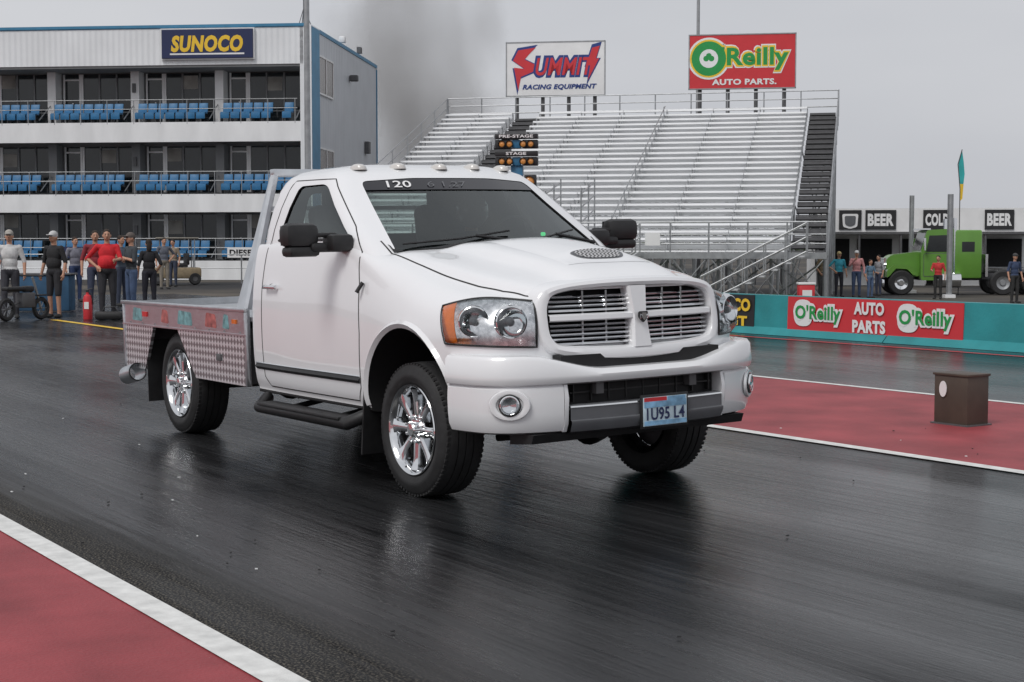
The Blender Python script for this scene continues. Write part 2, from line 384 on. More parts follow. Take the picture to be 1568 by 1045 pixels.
def inpoly(x,y,poly):
    c=False;n=len(poly)
    for i in range(n):
        x1,y1=poly[i];x2,y2=poly[i-1]
        if (y1>y)!=(y2>y) and x<(x2-x1)*(y-y1)/(y2-y1)+x1: c=not c
    return c
mb=MB(); mb.m(WHITE); mb.m(DARK)
full=[]
for row in P: full.append([Vector((v.x,-v.y,v.z)) for v in row]+[v for v in row[::-1][1:-1]])
nv=len(full[0]); vs=[v for r in full for v in r]
for i in range(len(full)-1):
    for j in range(nv):
        f=[i*nv+j,i*nv+(j+1)%nv,(i+1)*nv+(j+1)%nv,(i+1)*nv+j]
        c=sum((vs[k] for k in f),Vector())/4
        mb.f.append(f); mb.mi.append(1 if ((c.z>1.15 and inpoly(c.x,c.y,ring0) and abs(c.y)<.84) or c.z<.5) else 0)
mb.v=vs
mb.f.append(list(range(nv))); mb.mi.append(0); mb.f.append([(len(full)-1)*nv+j for j in range(nv)]); mb.mi.append(0)
body=mb.build('body_shell',bodyE,smooth=True,angle=40)
def cutter(poly,a,b_,plane='xz'):
    c=MB(); c.m(WHITE); c.m(DARK); c.prism(poly,a,b_,DARK,plane); return c.build('cut',bodyE,smooth=False)
arch=[(.475*math.cos(a),.535+.475*math.sin(a)) for a in [math.pi*k/28 for k in range(29)]]
arch=[(.475,.1)]+arch+[(-.475,.1)]
boolcut(body,cutter(arch,-1.3,-.5)); boolcut(body,cutter(arch,.5,1.3))
boolcut(body,cutter(roundpoly([(-.575,.91),(.575,.91),(.585,1.15),(.5,1.215),(-.5,1.215),(-.585,1.15)],.05),.72,1.2,'yz'))
body.data.shade_smooth()
try: body.data.set_sharp_from_angle(angle=R(35))
except Exception: pass
gm=MB(); gm.m(WHITE); gm.m(DARK)
grids=[]
for off in (0,.035):
    rr=[shell_ring(l,off) for l in LV]
    for k,l in enumerate(LV):
        if off and l[0]>1.93:
            for v in rr[k]: v.z-=.03
    base=len(gm.v); n=len(rr[0])
    for r_ in rr: gm.v.extend(r_)
    for i in range(len(rr)-1):
        for j in range(n):
            f=[base+i*n+j,base+i*n+(j+1)%n,base+(i+1)*n+(j+1)%n,base+(i+1)*n+j]
            gm.f.append(f if not off else f[::-1]); gm.mi.append(1 if off else 0)
    f=[base+(len(rr)-1)*n+j for j in range(n)]; gm.f.append(f if not off else f[::-1]); gm.mi.append(1 if off else 0)
    grids.append((base,n))
b0,n=grids[0];b1,_=grids[1]
for j in range(n): gm.f.append([b0+j,b1+j,b1+(j+1)%n,b0+(j+1)%n]); gm.mi.append(1)
cab=gm.build('cab_roof_and_pillars',bodyE)
cp=roundpoly([(-.80,1.535),(-1.28,1.865),(-1.36,1.885),(-1.72,1.885),(-1.83,1.56),(-1.80,1.535)],.05)
boolcut(cab,cutter(cp,-1.3,1.3,'xz'))
wp=roundpoly([(-.775,1.40),(.775,1.40),(.635,1.895),(.3,1.915),(-.3,1.915),(-.635,1.895)],.04)
boolcut(cab,cutter(wp,-1.6,.3,'yz'))
boolcut(cab,cutter(roundpoly([(-.62,1.56),(.62,1.56),(.56,1.85),(-.56,1.85)],.06),-2.5,-1.85,'yz'))
cab.data.shade_smooth()
try: cab.data.set_sharp_from_angle(angle=R(35))
except Exception: pass
gl=MB(); rr=[shell_ring(l,.012) for l in LV[:7]]
gl.grid([[rr[i][j] for i in range(7)] for j in range(len(rr[0]))],GLASS,closeu=True)
gl.build('window_glass',bodyE)
ss=MB()
SUNSTRIP=M('sun_strip',(.015,.015,.02),.08,spec=.6,var=.1,vs=3)
def wsx(y,z,off=-.004):
    for a,b_ in zip(LV[:-1],LV[1:]):
        if a[0]<=z<=b_[0]:
            t=(z-a[0])/(b_[0]-a[0]); xf=a[1]+(b_[1]-a[1])*t; xc=a[2]+(b_[2]-a[2])*t; yf=a[3]+(b_[3]-a[3])*t
            return xf-(xf-xc)*(y/yf)**2-off
G=[]
for i in range(33):
    y=-.645+1.29*i/32
    G.append([Vector((wsx(y,z,.006),y,z)) for z in (1.835,1.86,1.885,1.912-.02*abs(y/.645)**3)])
ss.grid(G,SUNSTRIP)
vs,fs=textgeo('120',.17,.045,.25,.01)
ss.add([(wsx(v[0]-.42,v[2]+1.874,-.006),v[0]-.42,v[2]+1.874) for v in vs],fs,PWHITE)
vs,fs=textgeo('6 1.27',.30,.035,.25,-.01)
ss.add([(wsx(v[0]-.08,v[2]+1.874,-.006),v[0]-.08,v[2]+1.874) for v in vs],fs,GREYP)
ss.build('sun_strip',bodyE)
def bvh_of(o):
    bm=bmesh.new(); bm.from_mesh(o.data); t=BVHTree.FromBMesh(bm); bm.free(); return t
BV=[bvh_of(body),bvh_of(cab)]
def cast(o,d):
    best=None
    for t in BV:
        h=t.ray_cast(Vector(o),Vector(d))
        if h[0] is not None and (best is None or h[3]<best[3]): best=h
    return best
def strip(mb,pts,d,w_,off,mat,lift=0):
    d=Vector(d).normalized(); pp=[]
    for a,b_ in zip(pts[:-1],pts[1:]):
        a=Vector(a);b_=Vector(b_); n=max(2,int((b_-a).length/.03))
        for k in range(n): pp.append(a.lerp(b_,k/n))
    pp.append(Vector(pts[-1])); hs_=[]
    for p in pp:
        h=cast(p,d)
        if h: 
            nn=h[1]
            if nn.dot(d)>0: nn=-nn
            if hs_ and (h[0]-hs_[-1][0]).length>.12: continue
            hs_.append((h[0]+nn*off,nn))
    L_=[]
    for i,(p,nn) in enumerate(hs_):
        t=(hs_[min(i+1,len(hs_)-1)][0]-hs_[max(i-1,0)][0]).normalized(); s_=t.cross(nn).normalized()*w_/2
        L_.append([p-s_,p+nn*lift,p+s_])
    if len(L_)>1: mb.grid(L_,mat)
dt=MB()
for s_ in (-1,1):
    Y=s_*1.4; D_=(0,-s_,0)
    strip(dt,[(-.62,Y,1.44),(-.56,Y,1.25),(-.535,Y,.95),(-.55,Y,.62),(-.6,Y,.535),(-1.9,Y,.535),(-1.975,Y,.6),(-1.985,Y,1.2),(-1.96,Y,1.5),(-1.86,Y,1.9)],D_,.009,.0015,GAP)
    strip(dt,[(-.62,Y,1.44),(-.8,Y,1.60),(-1.27,Y,1.915),(-1.84,Y,1.925),(-1.87,Y,1.88)],D_,.008,.0015,GAP)
    strip(dt,[(-.55,Y,.665),(-2.1,Y,.665)],D_,.04,.004,BLACK,.014)
    strip(dt,[(-.55,Y,.69),(-2.1,Y,.69)],D_,.008,.008,CHROME,.004)
    strip(dt,[(-.78,Y,1.522),(-1.84,Y,1.524)],D_,.02,.003,BLACK,.008)
    strip(dt,[(-.6,s_*.80,2),(-.2,s_*.775,2),(.1,s_*.75,2),(.4,s_*.725,2),(.6,s_*.695,2),(.74,s_*.645,2),(.80,s_*.60,2)],(0,0,-1),.010,.0015,GAP)
    aa=[(.492*math.cos(a),Y,.535+.492*math.sin(a)) for a in [math.pi*k/30 for k in range(31)]]
    strip(dt,[(.492,Y,.62)]+aa+[(-.492,Y,.52)],D_,.045,.0,WHITE,.02)
    h=cast((-1.80,Y,1.2),D_)
    y=h[0].y
    dt.lathe([(0,0),(.085,0),(.09,.006),(.08,.01),(0,.01)],BLACK,Matrix.Translation((-1.8,y-s_*.004,1.2))@Matrix.Rotation(R(90)*s_,4,'X')@Matrix.Diagonal((1,.42,1,1)),28)
    dt.box((-1.8,y+s_*.028,1.212),(.19,.018,.028),CHROME,bevel=.008)
    dt.box((-1.885,y+s_*.014,1.212),(.02,.03,.03),CHROME,bevel=.004); dt.box((-1.715,y+s_*.014,1.212),(.02,.03,.03),CHROME,bevel=.004)
    dt.box((-.52,s_*.90,.42),(.015,.2,.42),BLACK,rot=(0,R(8),0))
    dt.tube([(-.55,s_*.95,.45),(-.62,s_*1.06,.40),(-1.9,s_*1.06,.40),(-2.0,s_*.95,.45)],.042,BLACK,12)
    dt.box((-1.25,s_*1.04,.43),(1.2,.13,.02),BLACK,bevel=.006)
    for xx in(-.9,-1.6): dt.tube([(xx,s_*1.03,.40),(xx,s_*.7,.45)],.02,BLACK)
    # mirrors
    dt.box((-.80,s_*.99,1.50),(.15,.16,.11),BLACK,bevel=.03)
    dt.box((-.82,s_*1.08,1.475),(.08,.20,.06),BLACK,bevel=.022); dt.box((-.83,s_*1.08,1.55),(.05,.18,.03),BLACK,bevel=.012)
    dt.box((-.84,s_*1.235,1.55),(.12,.245,.15),BLACK,bevel=.045,rot=(0,0,R(-8*s_)))
    dt.box((-.84,s_*1.225,1.452),(.11,.225,.065),BLACK,bevel=.025,rot=(0,0,R(-8*s_)))
    dt.box((-.903,s_*1.235,1.55),(.006,.20,.12),CHROME,rot=(0,0,R(-8*s_)))
dt.tube([(-.50,-.985,1.26),(-.52,-1.02,1.20)],.012,BLACK)
G=[]
for i in range(31):
    y=-.78+1.56*i/30
    r_=[]
    for dx in (-.02,.02,.06):
        h=cast((wsx(y,1.47,0)+dx,y,1.9),(0,0,-1)); zz=h[0].z if h and 1.38<h[0].z<1.56 else 1.48
        r_.append(Vector((wsx(y,1.47,0)+dx,y,max(zz,1.43)+.005)))
    G.append(r_)
dt.grid(G,BLACK)
def wpt(y,z): return Vector((wsx(y,z,-.03),y,z))
for (ya,yb) in ((-.55,.02),(.12,.62)):
    dt.tube([wpt(ya-.16,1.485),wpt((ya+yb)/2-.1,1.51),wpt(yb,1.555)],.007,BLACK,6)
    dt.tube([wpt(yb+.12,1.47),wpt((ya+yb)/2+.02,1.527)],.011,BLACK,6)
MARK=M('marker_lens',(.62,.6,.57),.2,coat=.5)
for y in (-.56,-.29,0,.29,.56):
    h=cast((-1.33+.1*(1-abs(y)/.6),y,2.5),(0,0,-1)); p=h[0]
    dt.lathe([(.0,.032),(.03,.029),(.055,.016),(.063,0),(.064,-.01)],MARK,Matrix.Translation(p)@Matrix.Diagonal((1.2,.8,1,1)),18)
dt.build('body_details',bodyE)
# raised hood scoop with mesh vent
def hbump(x,y):
    t=smooth((.64-x)/.16)*smooth((x+.35)/.5) 
    return .045*t*max(0,math.cos(min(1,abs(y)/.28)*math.pi/2))**.7
def hoodz(x,y):
    h=cast((x,y,2),(0,0,-1)); return h[0].z+hbump(x,y)
hb=MB(); xs=[.66-.02*i for i in range(14)]+[.38-.05*i for i in range(15)]
hb.grid([[Vector((x,-.31+.62*j/30,hoodz(x,-.31+.62*j/30)+.0015-.004*(j in(0,30)))) for j in range(31)] for x in xs],WHITE)
MESHM=bpy.data.materials.new('scoop_mesh'); MESHM.use_nodes=True; nt=MESHM.node_tree
vo=nt.nodes.new('ShaderNodeTexChecker'); vo.inputs['Scale'].default_value=75; tcx=nt.nodes.new('ShaderNodeTexCoord'); nt.links.new(tcx.outputs['Object'],vo.inputs[0])
vo.inputs[1].default_value=(.04,.04,.04,1); vo.inputs[2].default_value=(.55,.55,.56,1); nt.links.new(vo.outputs[0],nt.nodes['Principled BSDF'].inputs['Base Color'])
def sq(a,n=3.2):
    c,s__=math.cos(a),math.sin(a); return math.copysign(abs(c)**(2/n),c),math.copysign(abs(s__)**(2/n),s__)
for rad,mt,of in ((1.14,GREYP,.004),(1,MESHM,.007)):
    G=[]
    for i in range(37):
        a=2*math.pi*i/36; c_,s2=sq(a); r_=[]
        for k in (0,.35,.7,1):
            x=.555+.045*rad*k*c_; y=.155*rad*k*s2*(1-.15*c_)
            r_.append(Vector((x,y,hoodz(x,y)+of)))
        G.append(r_)
    hb.grid(G,mt)
hb.build('hood_scoop',bodyE,angle=60)

# grille
def gx(y,z): return .955-.075*(y/.62)**2-.05*(z-.9)/.35
go=[(0,1.278),(.2,1.276),(.4,1.264),(.53,1.245),(.61,1.21),(.645,1.13),(.645,1.0),(.62,.92),(.56,.87),(.4,.838),(.2,.828),(0,.825)]
gi=[(0,1.225),(.2,1.224),(.38,1.216),(.49,1.20),(.545,1.175),(.572,1.11),(.572,1.01),(.555,.955),(.51,.923),(.38,.908),(.2,.902),(0,.90)]
go=catmull(go,3); gi=catmull(gi,3)
gb=MB()
def fullring(h): return [(-y,z) for y,z in h]+[(y,z) for y,z in h[::-1][1:-1]]
O=fullring(go);I=fullring(gi)
G=[]
for (yo,zo),(yi,zi) in zip(O,I):
    def pt(t,dx): 
        y=yo+(yi-yo)*t; z=zo+(zi-zo)*t; return Vector((gx(y,z)+dx,y,z))
    G.append([pt(-.15,-.12),pt(0,-.02),pt(.15,0),pt(.5,.008),pt(.85,0),pt(1,-.02),pt(1,-.09)])
gb.grid(G,WHITE,closeu=True)
G=[]
for i in range(21):
    y=-.57+1.14*i/20
    G.append([Vector((gx(y,z)+dx,y,z)) for z,dx in ((1.045,-.07),(1.045,-.015),(1.053,-.002),(1.077,-.002),(1.085,-.015),(1.085,-.07))])
gb.grid(G,WHITE)
G=[]
for i in range(15):
    z=.89+.34*i/14; hw=.05+.02*abs(z-1.065)/.17
    G.append([Vector((gx(0,z)+dx,y*hw,z)) for y,dx in ((-1,-.07),(-1,-.01),(-.8,.006),(.8,.006),(1,-.01),(1,-.07))])
gb.grid(G,WHITE)
SL=M('grille_slat',(.62,.63,.65),.12,1,var=.15,vs=10)
for zs in (.922,.947,.972,.997,1.022,1.103,1.128,1.153,1.178):
    for s_ in (-1,1):
        ymax=.555 if zs<1.17 else .53
        G=[]
        for i in range(11):
            y=s_*(.06+(ymax-.06)*i/10)
            G.append([Vector((gx(y,zs)+dx,y,zs+dz)) for dx,dz in ((-.075,.009),(-.035,.006),(-.03,0),(-.035,-.006),(-.075,-.006))])
        gb.grid(G,SL)
for s_ in(-1,1):
    for yy in (.2,.35): gb.box((gx(yy,1)-.075,s_*yy,1.06),(.05,.012,.3),SL)
gb.box((.78,0,1.06),(.02,1.1,.3),DARK)
gb.prism(roundpoly([(-.03,1.085),(.03,1.085),(.034,1.055),(.0,1.02),(-.034,1.055)],.01),.955,.965,BLACK,'yz')
gb.prism(roundpoly([(-.016,1.078),(.016,1.078),(.018,1.055),(.0,1.032),(-.018,1.055)],.006),.965,.972,CHROME,'yz')
for s_ in (-1,1): gb.tube([(.97,s_*.016,1.06),(.97,s_*.026,1.068),(.968,s_*.024,1.045)],.005,CHROME,6)
gb.build('grille',bodyE)

# headlights
REFL=M('headlight_reflector',(.75,.76,.78),.2,1,var=.35,vs=28)
hl=MB()
for s_ in (-1,1):
    cx,cy=.2,s_*.45
    def hp(u,v,off):
        a0=-73+8*(1-v); a1=-17
        zt=1.14+.025*u+.03*math.sin(math.pi*u); zb=.935-.02*u
        a=R(a0+(a1-a0)*u); z=zb+(zt-zb)*v
        d=Vector((math.cos(a),math.sin(a)*(-s_),0))
        o=Vector((cx,cy,z))+d*1.2; h=BV[0].ray_cast(o,-d)
        if h[0] is None or (h[0]-o).length>.9: return Vector((cx,cy,z))+d*.55
        return h[0]+d*off
    NU,NV=22,12
    hl.grid([[hp(i/NU,j/NV,.004) for j in range(NV+1)] for i in range(NU+1)],REFL)
    hl.grid([[hp(i/NU,j/NV,.006) for j in range(NV+1)] for i in range(int(NU*.24))],AMBER)
    for uu,rr_ in ((.42,.078),(.77,.082)):
        p=hp(uu,.52,.004); a=R(-70+53*uu); d=Vector((math.cos(a)*1.0,math.sin(a)*.6*(-s_),0)).normalized()
        T=Matrix.Translation(p)@d.to_track_quat('Z','Y').to_matrix().to_4x4()
        hl.lathe([(.0,-.0),(.02,.0),(.05,.008),(rr_-.004,.028),(rr_,.034),(rr_+.006,.03),(rr_+.01,.0)],CHROME,T,28)
        hl.lathe([(0,.034),(.014,.03),(.022,.014),(.022,0)],GREYP,T,16)
    G=[]
    for i in range(NU+1):
        row=[]
        for j in range(NV+1):
            u=i/NU;v=j/NV; e=min(u,1-u,(v)*.6,(1-v)*.6)
            row.append(hp(u,v,.012+.035*min(1,e/.09)))
        G.append(row)
    hl.grid(G,LENS)
    edge=[hp(i/NU,0,.008) for i in range(NU+1)]+[hp(1,j/NV,.008) for j in range(1,NV+1)]+[hp(1-i/NU,1,.008) for i in range(1,NU+1)]+[hp(0,1-j/NV,.008) for j in range(1,NV+1)]
    hl.tube(edge,.006,BLACK,6)
hl.build('headlights',bodyE)

# bumper
bp=MB()
path=catmull([(1.035,0),(1.03,.25),(1.005,.5),(.96,.70),(.88,.86),(.76,.955),(.62,.99),(.485,1.005)],6)
path=[(x,y) for x,y in path]; hlf=path[::-1]; pth=[(x,-y) for x,y in hlf]+path[1:]
def pn(i):
    a=Vector(pth[max(0,i-1)]);b_=Vector(pth[min(len(pth)-1,i+1)]); t=(b_-a).normalized(); return Vector((t.y,-t.x))
def topz(y): return .795+.085*smooth((abs(y)-.3)/.5)
def band(zlist,ysel,mat):
    G=[]
    for i,(x,y) in enumerate(pth):
        if ysel(y):
            n_=pn(i); G.append([Vector((x+n_.x*o,y+n_.y*o,z if not callable(z) else z(y))) for z,o in zlist])
        else:
            if len(G)>1: bp.grid(G,mat)
            G=[]
    if len(G)>1: bp.grid(G,mat)
up=[(lambda y:topz(y)-.02,-.14),(lambda y:topz(y),-.05),(lambda y:topz(y)-.006,-.012),(lambda y:topz(y)-.026,.004),(.762,.012),(.745,.012),(.722,.002),(.712,-.02),(.712,-.08)]
band(up,lambda y:True,WHITE)
lo=[(.712,-.02),(.70,-.008),(.64,-.004),(.56,-.006),(.50,-.012),(.462,-.03),(.45,-.06),(.455,-.12)]
band(lo,lambda y:y<=-.55,WHITE); band(lo,lambda y:y>=.55,WHITE)
for s_ in (-1,1):
    yy=s_*.555
    bp.prism([(1.0-.02,.712),(.995,.64),(.985,.5),(.965,.455),(.86,.455),(.86,.712)],yy-.012,yy+.012,WHITE,'xz')
stp=[(.60,-.06),(.60,-.015),(.585,.0),(.52,-.0),(.515,.012),(.50,.012),(.455,-.01),(.44,-.05),(.44,-.12)]
band(stp,lambda y:abs(y)<.55,GREYP)
band([(.596,.003),(.588,.004)],lambda y:abs(y)<.54,CHROME)
band([(.72,-.09),(.6,-.09),(.44,-.10)],lambda y:abs(y)<.6,DARK)
for i in range(9): bp.box((.935,-.48+.12*i,.66),(.03,.006,.1),BLACK)
bp.box((.93,0,.66),(.03,1.0,.008),BLACK)
bp.box((.96,-.33,.68),(.06,.05,.06),DSTEEL); bp.box((.96,.33,.68),(.06,.05,.06),DSTEEL)
bp.box((.885,0,.805),(.13,1.12,.12),DARK)
bp.prism([(.95,.45),(.93,.40),(.72,.38),(.72,.45)],-.75,.75,BLACK,'xz')
for s_ in (-1,1):
    p=Vector((.885,s_*.855,.615)); d=Vector((.80,s_*.6,0)).normalized()
    T=Matrix.Translation(p+d*.002)@d.to_track_quat('Z','Y').to_matrix().to_4x4()
    bp.lathe([(.098,-.014),(.094,.0),(.08,.002),(.066,-.002),(.06,-.012)],WHITE,T@Matrix.Diagonal((1.15,.85,1,1)),30)
    bp.lathe([(.061,-.006),(.061,.003),(.054,.004)],BLACK,T,28)
    bp.lathe([(.056,-.002),(.054,.008),(.048,.010),(.042,.002),(.022,-.004),(0,-.006)],CHROME,T@Matrix.Translation((0,0,.004)),28)
    bp.lathe([(.046,.012),(.025,.018),(0,.020)],LENS,T,20)
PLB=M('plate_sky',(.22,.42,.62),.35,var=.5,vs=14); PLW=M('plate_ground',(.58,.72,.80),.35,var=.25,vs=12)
bp.box((1.048,.07,.53),(.012,.34,.19),BLACK,bevel=.004); bp.box((1.056,.07,.53),(.006,.31,.16),PLW,bevel=.002)
bp.box((1.0595,.0,.598),(.002,.16,.022),PRED); bp.box((1.0597,.15,.598),(.002,.13,.022),PLB); bp.box((1.0600,.07,.57),(.002,.30,.034),PLB); bp.box((1.0605,.07,.466),(.002,.30,.024),PLB)
vs,fs=textgeo('1U95 L4',.27,.07,0,.02); bp.add([(1.063,.07+v[0],.517+v[2]) for v in vs],fs,PNAVY)
bp.build('front_bumper',bodyE)

# flat bed
bd=MB()
DP=bpy.data.materials.new('diamond_plate'); DP.use_nodes=True; nt=DP.node_tree; b=nt.nodes['Principled BSDF']
tcx=nt.nodes.new('ShaderNodeTexCoord'); mp=nt.nodes.new('ShaderNodeMapping'); mp.inputs['Rotation'].default_value=(0,R(45),0); mp.inputs['Scale'].default_value=(26,.01,26)
ck=nt.nodes.new('ShaderNodeTexChecker'); ck.inputs['Scale'].default_value=1; nt.links.new(tcx.outputs['Object'],mp.inputs[0]); nt.links.new(mp.outputs[0],ck.inputs[0])
ck.inputs[1].default_value=(.85,.85,.87,1); ck.inputs[2].default_value=(.30,.27,.28,1); nt.links.new(ck.outputs[0],b.inputs['Base Color'])
bpn=nt.nodes.new('ShaderNodeBump'); bpn.inputs['Strength'].default_value=.7; bpn.inputs['Distance'].default_value=.006; nt.links.new(ck.outputs['Fac'],bpn.inputs['Height']); nt.links.new(bpn.outputs[0],b.inputs['Normal'])
b.inputs['Metallic'].default_value=.7; b.inputs['Roughness'].default_value=.35
RFLRED=M('painted_red_reflection',(.42,.12,.11),.4,var=.5,vs=20); RFLTEAL=M('painted_teal_reflection',(.16,.34,.36),.4,var=.5,vs=20)  # blurred red and teal reflections on the rail, painted as colour
for s_ in (-1,1):
    ya=s_*.98; yb=s_*1.01
    bd.prism([(-4.72,.87),(-2.2,.87),(-2.2,1.05),(-4.72,1.05)],ya,yb,SATIN)
    bd.prism([(-3.53,.868),(-2.2,.868),(-2.2,.51),(-3.17,.51)],ya,yb-s_*.004,DP)
    bd.prism([(-4.72,.868),(-4.04,.868),(-4.26,.51),(-4.72,.51)],ya,yb-s_*.004,DP)
    bd.box((-3.46,s_*1.012,1.045),(2.54,.035,.03),SATIN,bevel=.004)
    bd.box((-3.46,s_*1.012,.868),(2.54,.014,.012),SATIN)
    bd.box((-2.212,s_*1.0,.78),(.03,.035,.54),SATIN,bevel=.004); bd.box((-4.71,s_*1.0,.78),(.03,.035,.54),SATIN,bevel=.004)
    bd.box((-2.7,s_*1.014,.69),(.08,.012,.05),DSTEEL,bevel=.004)
    bd.box((-4.2,s_*1.014,.96),(.10,.01,.04),REDL); bd.box((-2.4,s_*1.014,.96),(.07,.01,.03),AMBER)
    for x0_,wd,mt in ((-4.5,.22,RFLTEAL),(-3.85,.16,RFLRED),(-3.5,.30,RFLTEAL),(-2.95,.22,RFLRED),(-2.62,.12,RFLTEAL)):
        bd.prism(roundpoly([(x0_,.905),(x0_+wd,.90),(x0_+wd-.02,1.0),(x0_+.03,1.01)],.02),s_*1.0102,s_*1.0118,mt)  # flat patch imitating a reflection in the upper rail
    for q in range(9): bd.box((-4.55+q*.28,s_*1.0125,.885),(.012,.006,.012),STEEL)
    bd.box((-2.75,s_*.80,.72),(1.0,.34,.4),DSTEEL); bd.box((-4.5,s_*.80,.72),(.4,.34,.4),DSTEEL)
    bd.tube([(-2.25,s_*.97,1.05),(-2.24,s_*.74,1.98)],.03,SATIN,6)
    bd.add([(-2.24,s_*.985,1.05),(-2.42,s_*.985,1.05),(-2.30,s_*.745,1.99),(-2.235,s_*.745,1.99),(-2.24,s_*.965,1.05),(-2.42,s_*.965,1.05),(-2.30,s_*.725,1.99),(-2.235,s_*.725,1.99)],[[0,1,2,3],[7,6,5,4],[0,3,7,4],[1,5,6,2],[3,2,6,7],[0,4,5,1]],SATIN)
    bd.box((-4.22,s_*.84,.50),(.012,.32,.5),BLACK)
bd.box((-2.27,0,2.0),(.07,1.5,.055),SATIN,bevel=.008)
for z in (1.25,1.5,1.75): bd.box((-2.26,0,z),(.03,1.75-.4*(z-1.2),.03),SATIN)
bd.box((-3.46,0,.98),(2.5,1.94,.03),SATIN); bd.box((-4.73,0,.90),(.03,2.0,.3),SATIN); bd.box((-2.2,0,.9),(.02,1.9,.3),SATIN)
bd.box((-3.46,0,.80),(2.4,1.2,.08),DSTEEL)
bd.lathe([(.075,-.25),(.075,0),(.066,.002),(.066,-.25)],SATIN,Matrix.Translation((-4.62,-1.03,.44))@Matrix.Rotation(R(-100),4,'Y'),20)
bd.build('flat_bed',bodyE)
# chassis
ch=MB()
for s_ in (-1,1): ch.box((-1.9,s_*.42,.52),(5.2,.09,.16),DARK)
ch.box((-.95,0,.44),(1.4,.5,.2),DARK); ch.tube([(0,-.75,.39),(0,.75,.39)],.05,BLACK); ch.tube([(-3.65,-.75,.39),(-3.65,.75,.39)],.06,BLACK)
ch.lathe([(0,-.14),(.1,-.12),(.15,0),(.1,.12),(0,.14)],BLACK,Matrix.Translation((0,.32,.36))@Matrix.Rotation(R(90),4,'Y'),18)
ch.lathe([(0,-.14),(.12,-.12),(.17,0),(.12,.12),(0,.14)],BLACK,Matrix.Translation((-3.65,0,.38))@Matrix.Rotation(R(90),4,'Y'),18)
ch.box((.3,0,.62),(.9,.9,.2),DARK); ch.tube([(-1,-.2,.4),(-3.4,0,.4)],.04,DSTEEL); ch.tube([(.35,-.6,.36),(.35,.6,.36)],.025,BLACK)
for s_ in(-1,1): ch.tube([(-.05,s_*.55,.4),(-.05,s_*.5,.8)],.05,DSTEEL); ch.box((-3.65,s_*.5,.5),(1.3,.07,.05),BLACK)
ch.build('chassis',truck)
it=MB(); SEAT=M('seat_cloth',(.15,.15,.16),.85,var=.2,vs=10)
for y in (-.42,.42):
    it.box((-1.55,y,1.22),(.5,.5,.14),SEAT,bevel=.04); it.box((-1.82,y,1.48),(.15,.48,.56),SEAT,bevel=.05,rot=(0,R(-10),0)); it.box((-1.88,y,1.80),(.08,.26,.16),SEAT,bevel=.03)
it.box((-.75,0,1.40),(.35,1.5,.12),DARK,bevel=.03)
it.lathe([(.19,-.012),(.202,0),(.19,.012),(.178,0)],BLACK,Matrix.Translation((-1.02,.42,1.48))@Matrix.Rotation(R(-65),4,'Y'),28,closed=True)
it.box((-1.02,.42,1.48),(.03,.34,.03),BLACK)
it.box((-.80,.55,1.53),(.025,.03,.025),GREENL,bevel=.008)
it.box((-1.12,0,1.80),(.03,.24,.06),BLACK,bevel=.01)
it.build('cab_interior',bodyE)

RIMD=M('rim_backplate',(.05,.05,.055),.5,.4)  # dark grey backplate behind the spokes
def wheel(parent,x,y,s_,name,steer=0):
    e=empty(name,(x,y,.392),steer,parent)
    mb=MB()
    T=Matrix.Rotation(R(-90)*s_,4,'X')
    pr=[(.262,-.12),(.285,-.132),(.33,-.14),(.365,-.132),(.383,-.112),(.390,-.09),(.392,-.055),(.384,-.054),(.384,-.046),(.392,-.045),(.393,-.005),(.385,-.004),(.385,.004),(.393,.005),(.392,.045),(.384,.046),(.384,.054),(.392,.055),(.390,.09),(.383,.112),(.365,.132),(.33,.14),(.325,.143),(.305,.143),(.30,.14),(.285,.137),(.262,.12),(.25,0)]
    mb.lathe(pr,RUB,T,72,closed=True)
    n=72
    for k in range(n):
        a=2*math.pi*k/n
        for hh in (-.10,.10):
            mb.box((0,0,0),(.012,.018,.045),RUB,mtx=T@Matrix.Rotation(a+(.05 if hh>0 else 0),4,'Z')@Matrix.Translation((.381,0,hh)))
    mb.build('tyre',e,angle=50)
    mb=MB()
    mb.lathe([(.250,.132),(.262,.138),(.266,.132),(.258,.118)],CHROME,T,56)
    mb.lathe([(.252,.134),(.240,.120),(.232,.10),(.225,.05),(.222,-.10)],CHROME,T,56)
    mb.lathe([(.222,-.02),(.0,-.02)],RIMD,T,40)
    mb.lathe([(.15,-.015),(.15,.01),(.0,.01)],DSTEEL,T,40)
    for k in range(8):
        Rk=T@Matrix.Rotation(2*math.pi*k/8,4,'Z')
        vs=[];
        for (r_,wd,h0,h1) in ((.055,.034,.055,.098),(.10,.031,.055,.102),(.16,.031,.05,.104),(.205,.037,.05,.108),(.236,.052,.05,.118)):
            vs+= [(r_,-wd,h0),(r_,-wd*.8,h1),(r_,-wd*.25,h1+.006),(r_,wd*.25,h1+.006),(r_,wd*.8,h1),(r_,wd,h0)]
        fs=[]
        for i in range(4):
            for j in range(5): fs.append([i*6+j,i*6+j+1,(i+1)*6+j+1,(i+1)*6+j])
        mb.add(vs,fs,CHROME,Rk)
        mb.lathe([(0,.135),(.008,.133),(.011,.12),(.012,.09)],CHROME,Rk@Matrix.Rotation(math.pi/8,4,'Z')@Matrix.Translation((.072,0,0)),8)
    mb.lathe([(0,.145),(.035,.143),(.042,.135),(.045,.105),(.088,.103),(.094,.095),(.096,.05)],CHROME,T,32)
    mb.build('rim',e,angle=30)
wheel(truck,0,-.835,-1,'front_right_wheel'); wheel(truck,0,.835,1,'front_left_wheel')
wheel(truck,-3.65,-.835,-1,'rear_right_wheel'); wheel(truck,-3.65,.835,1,'rear_left_wheel')

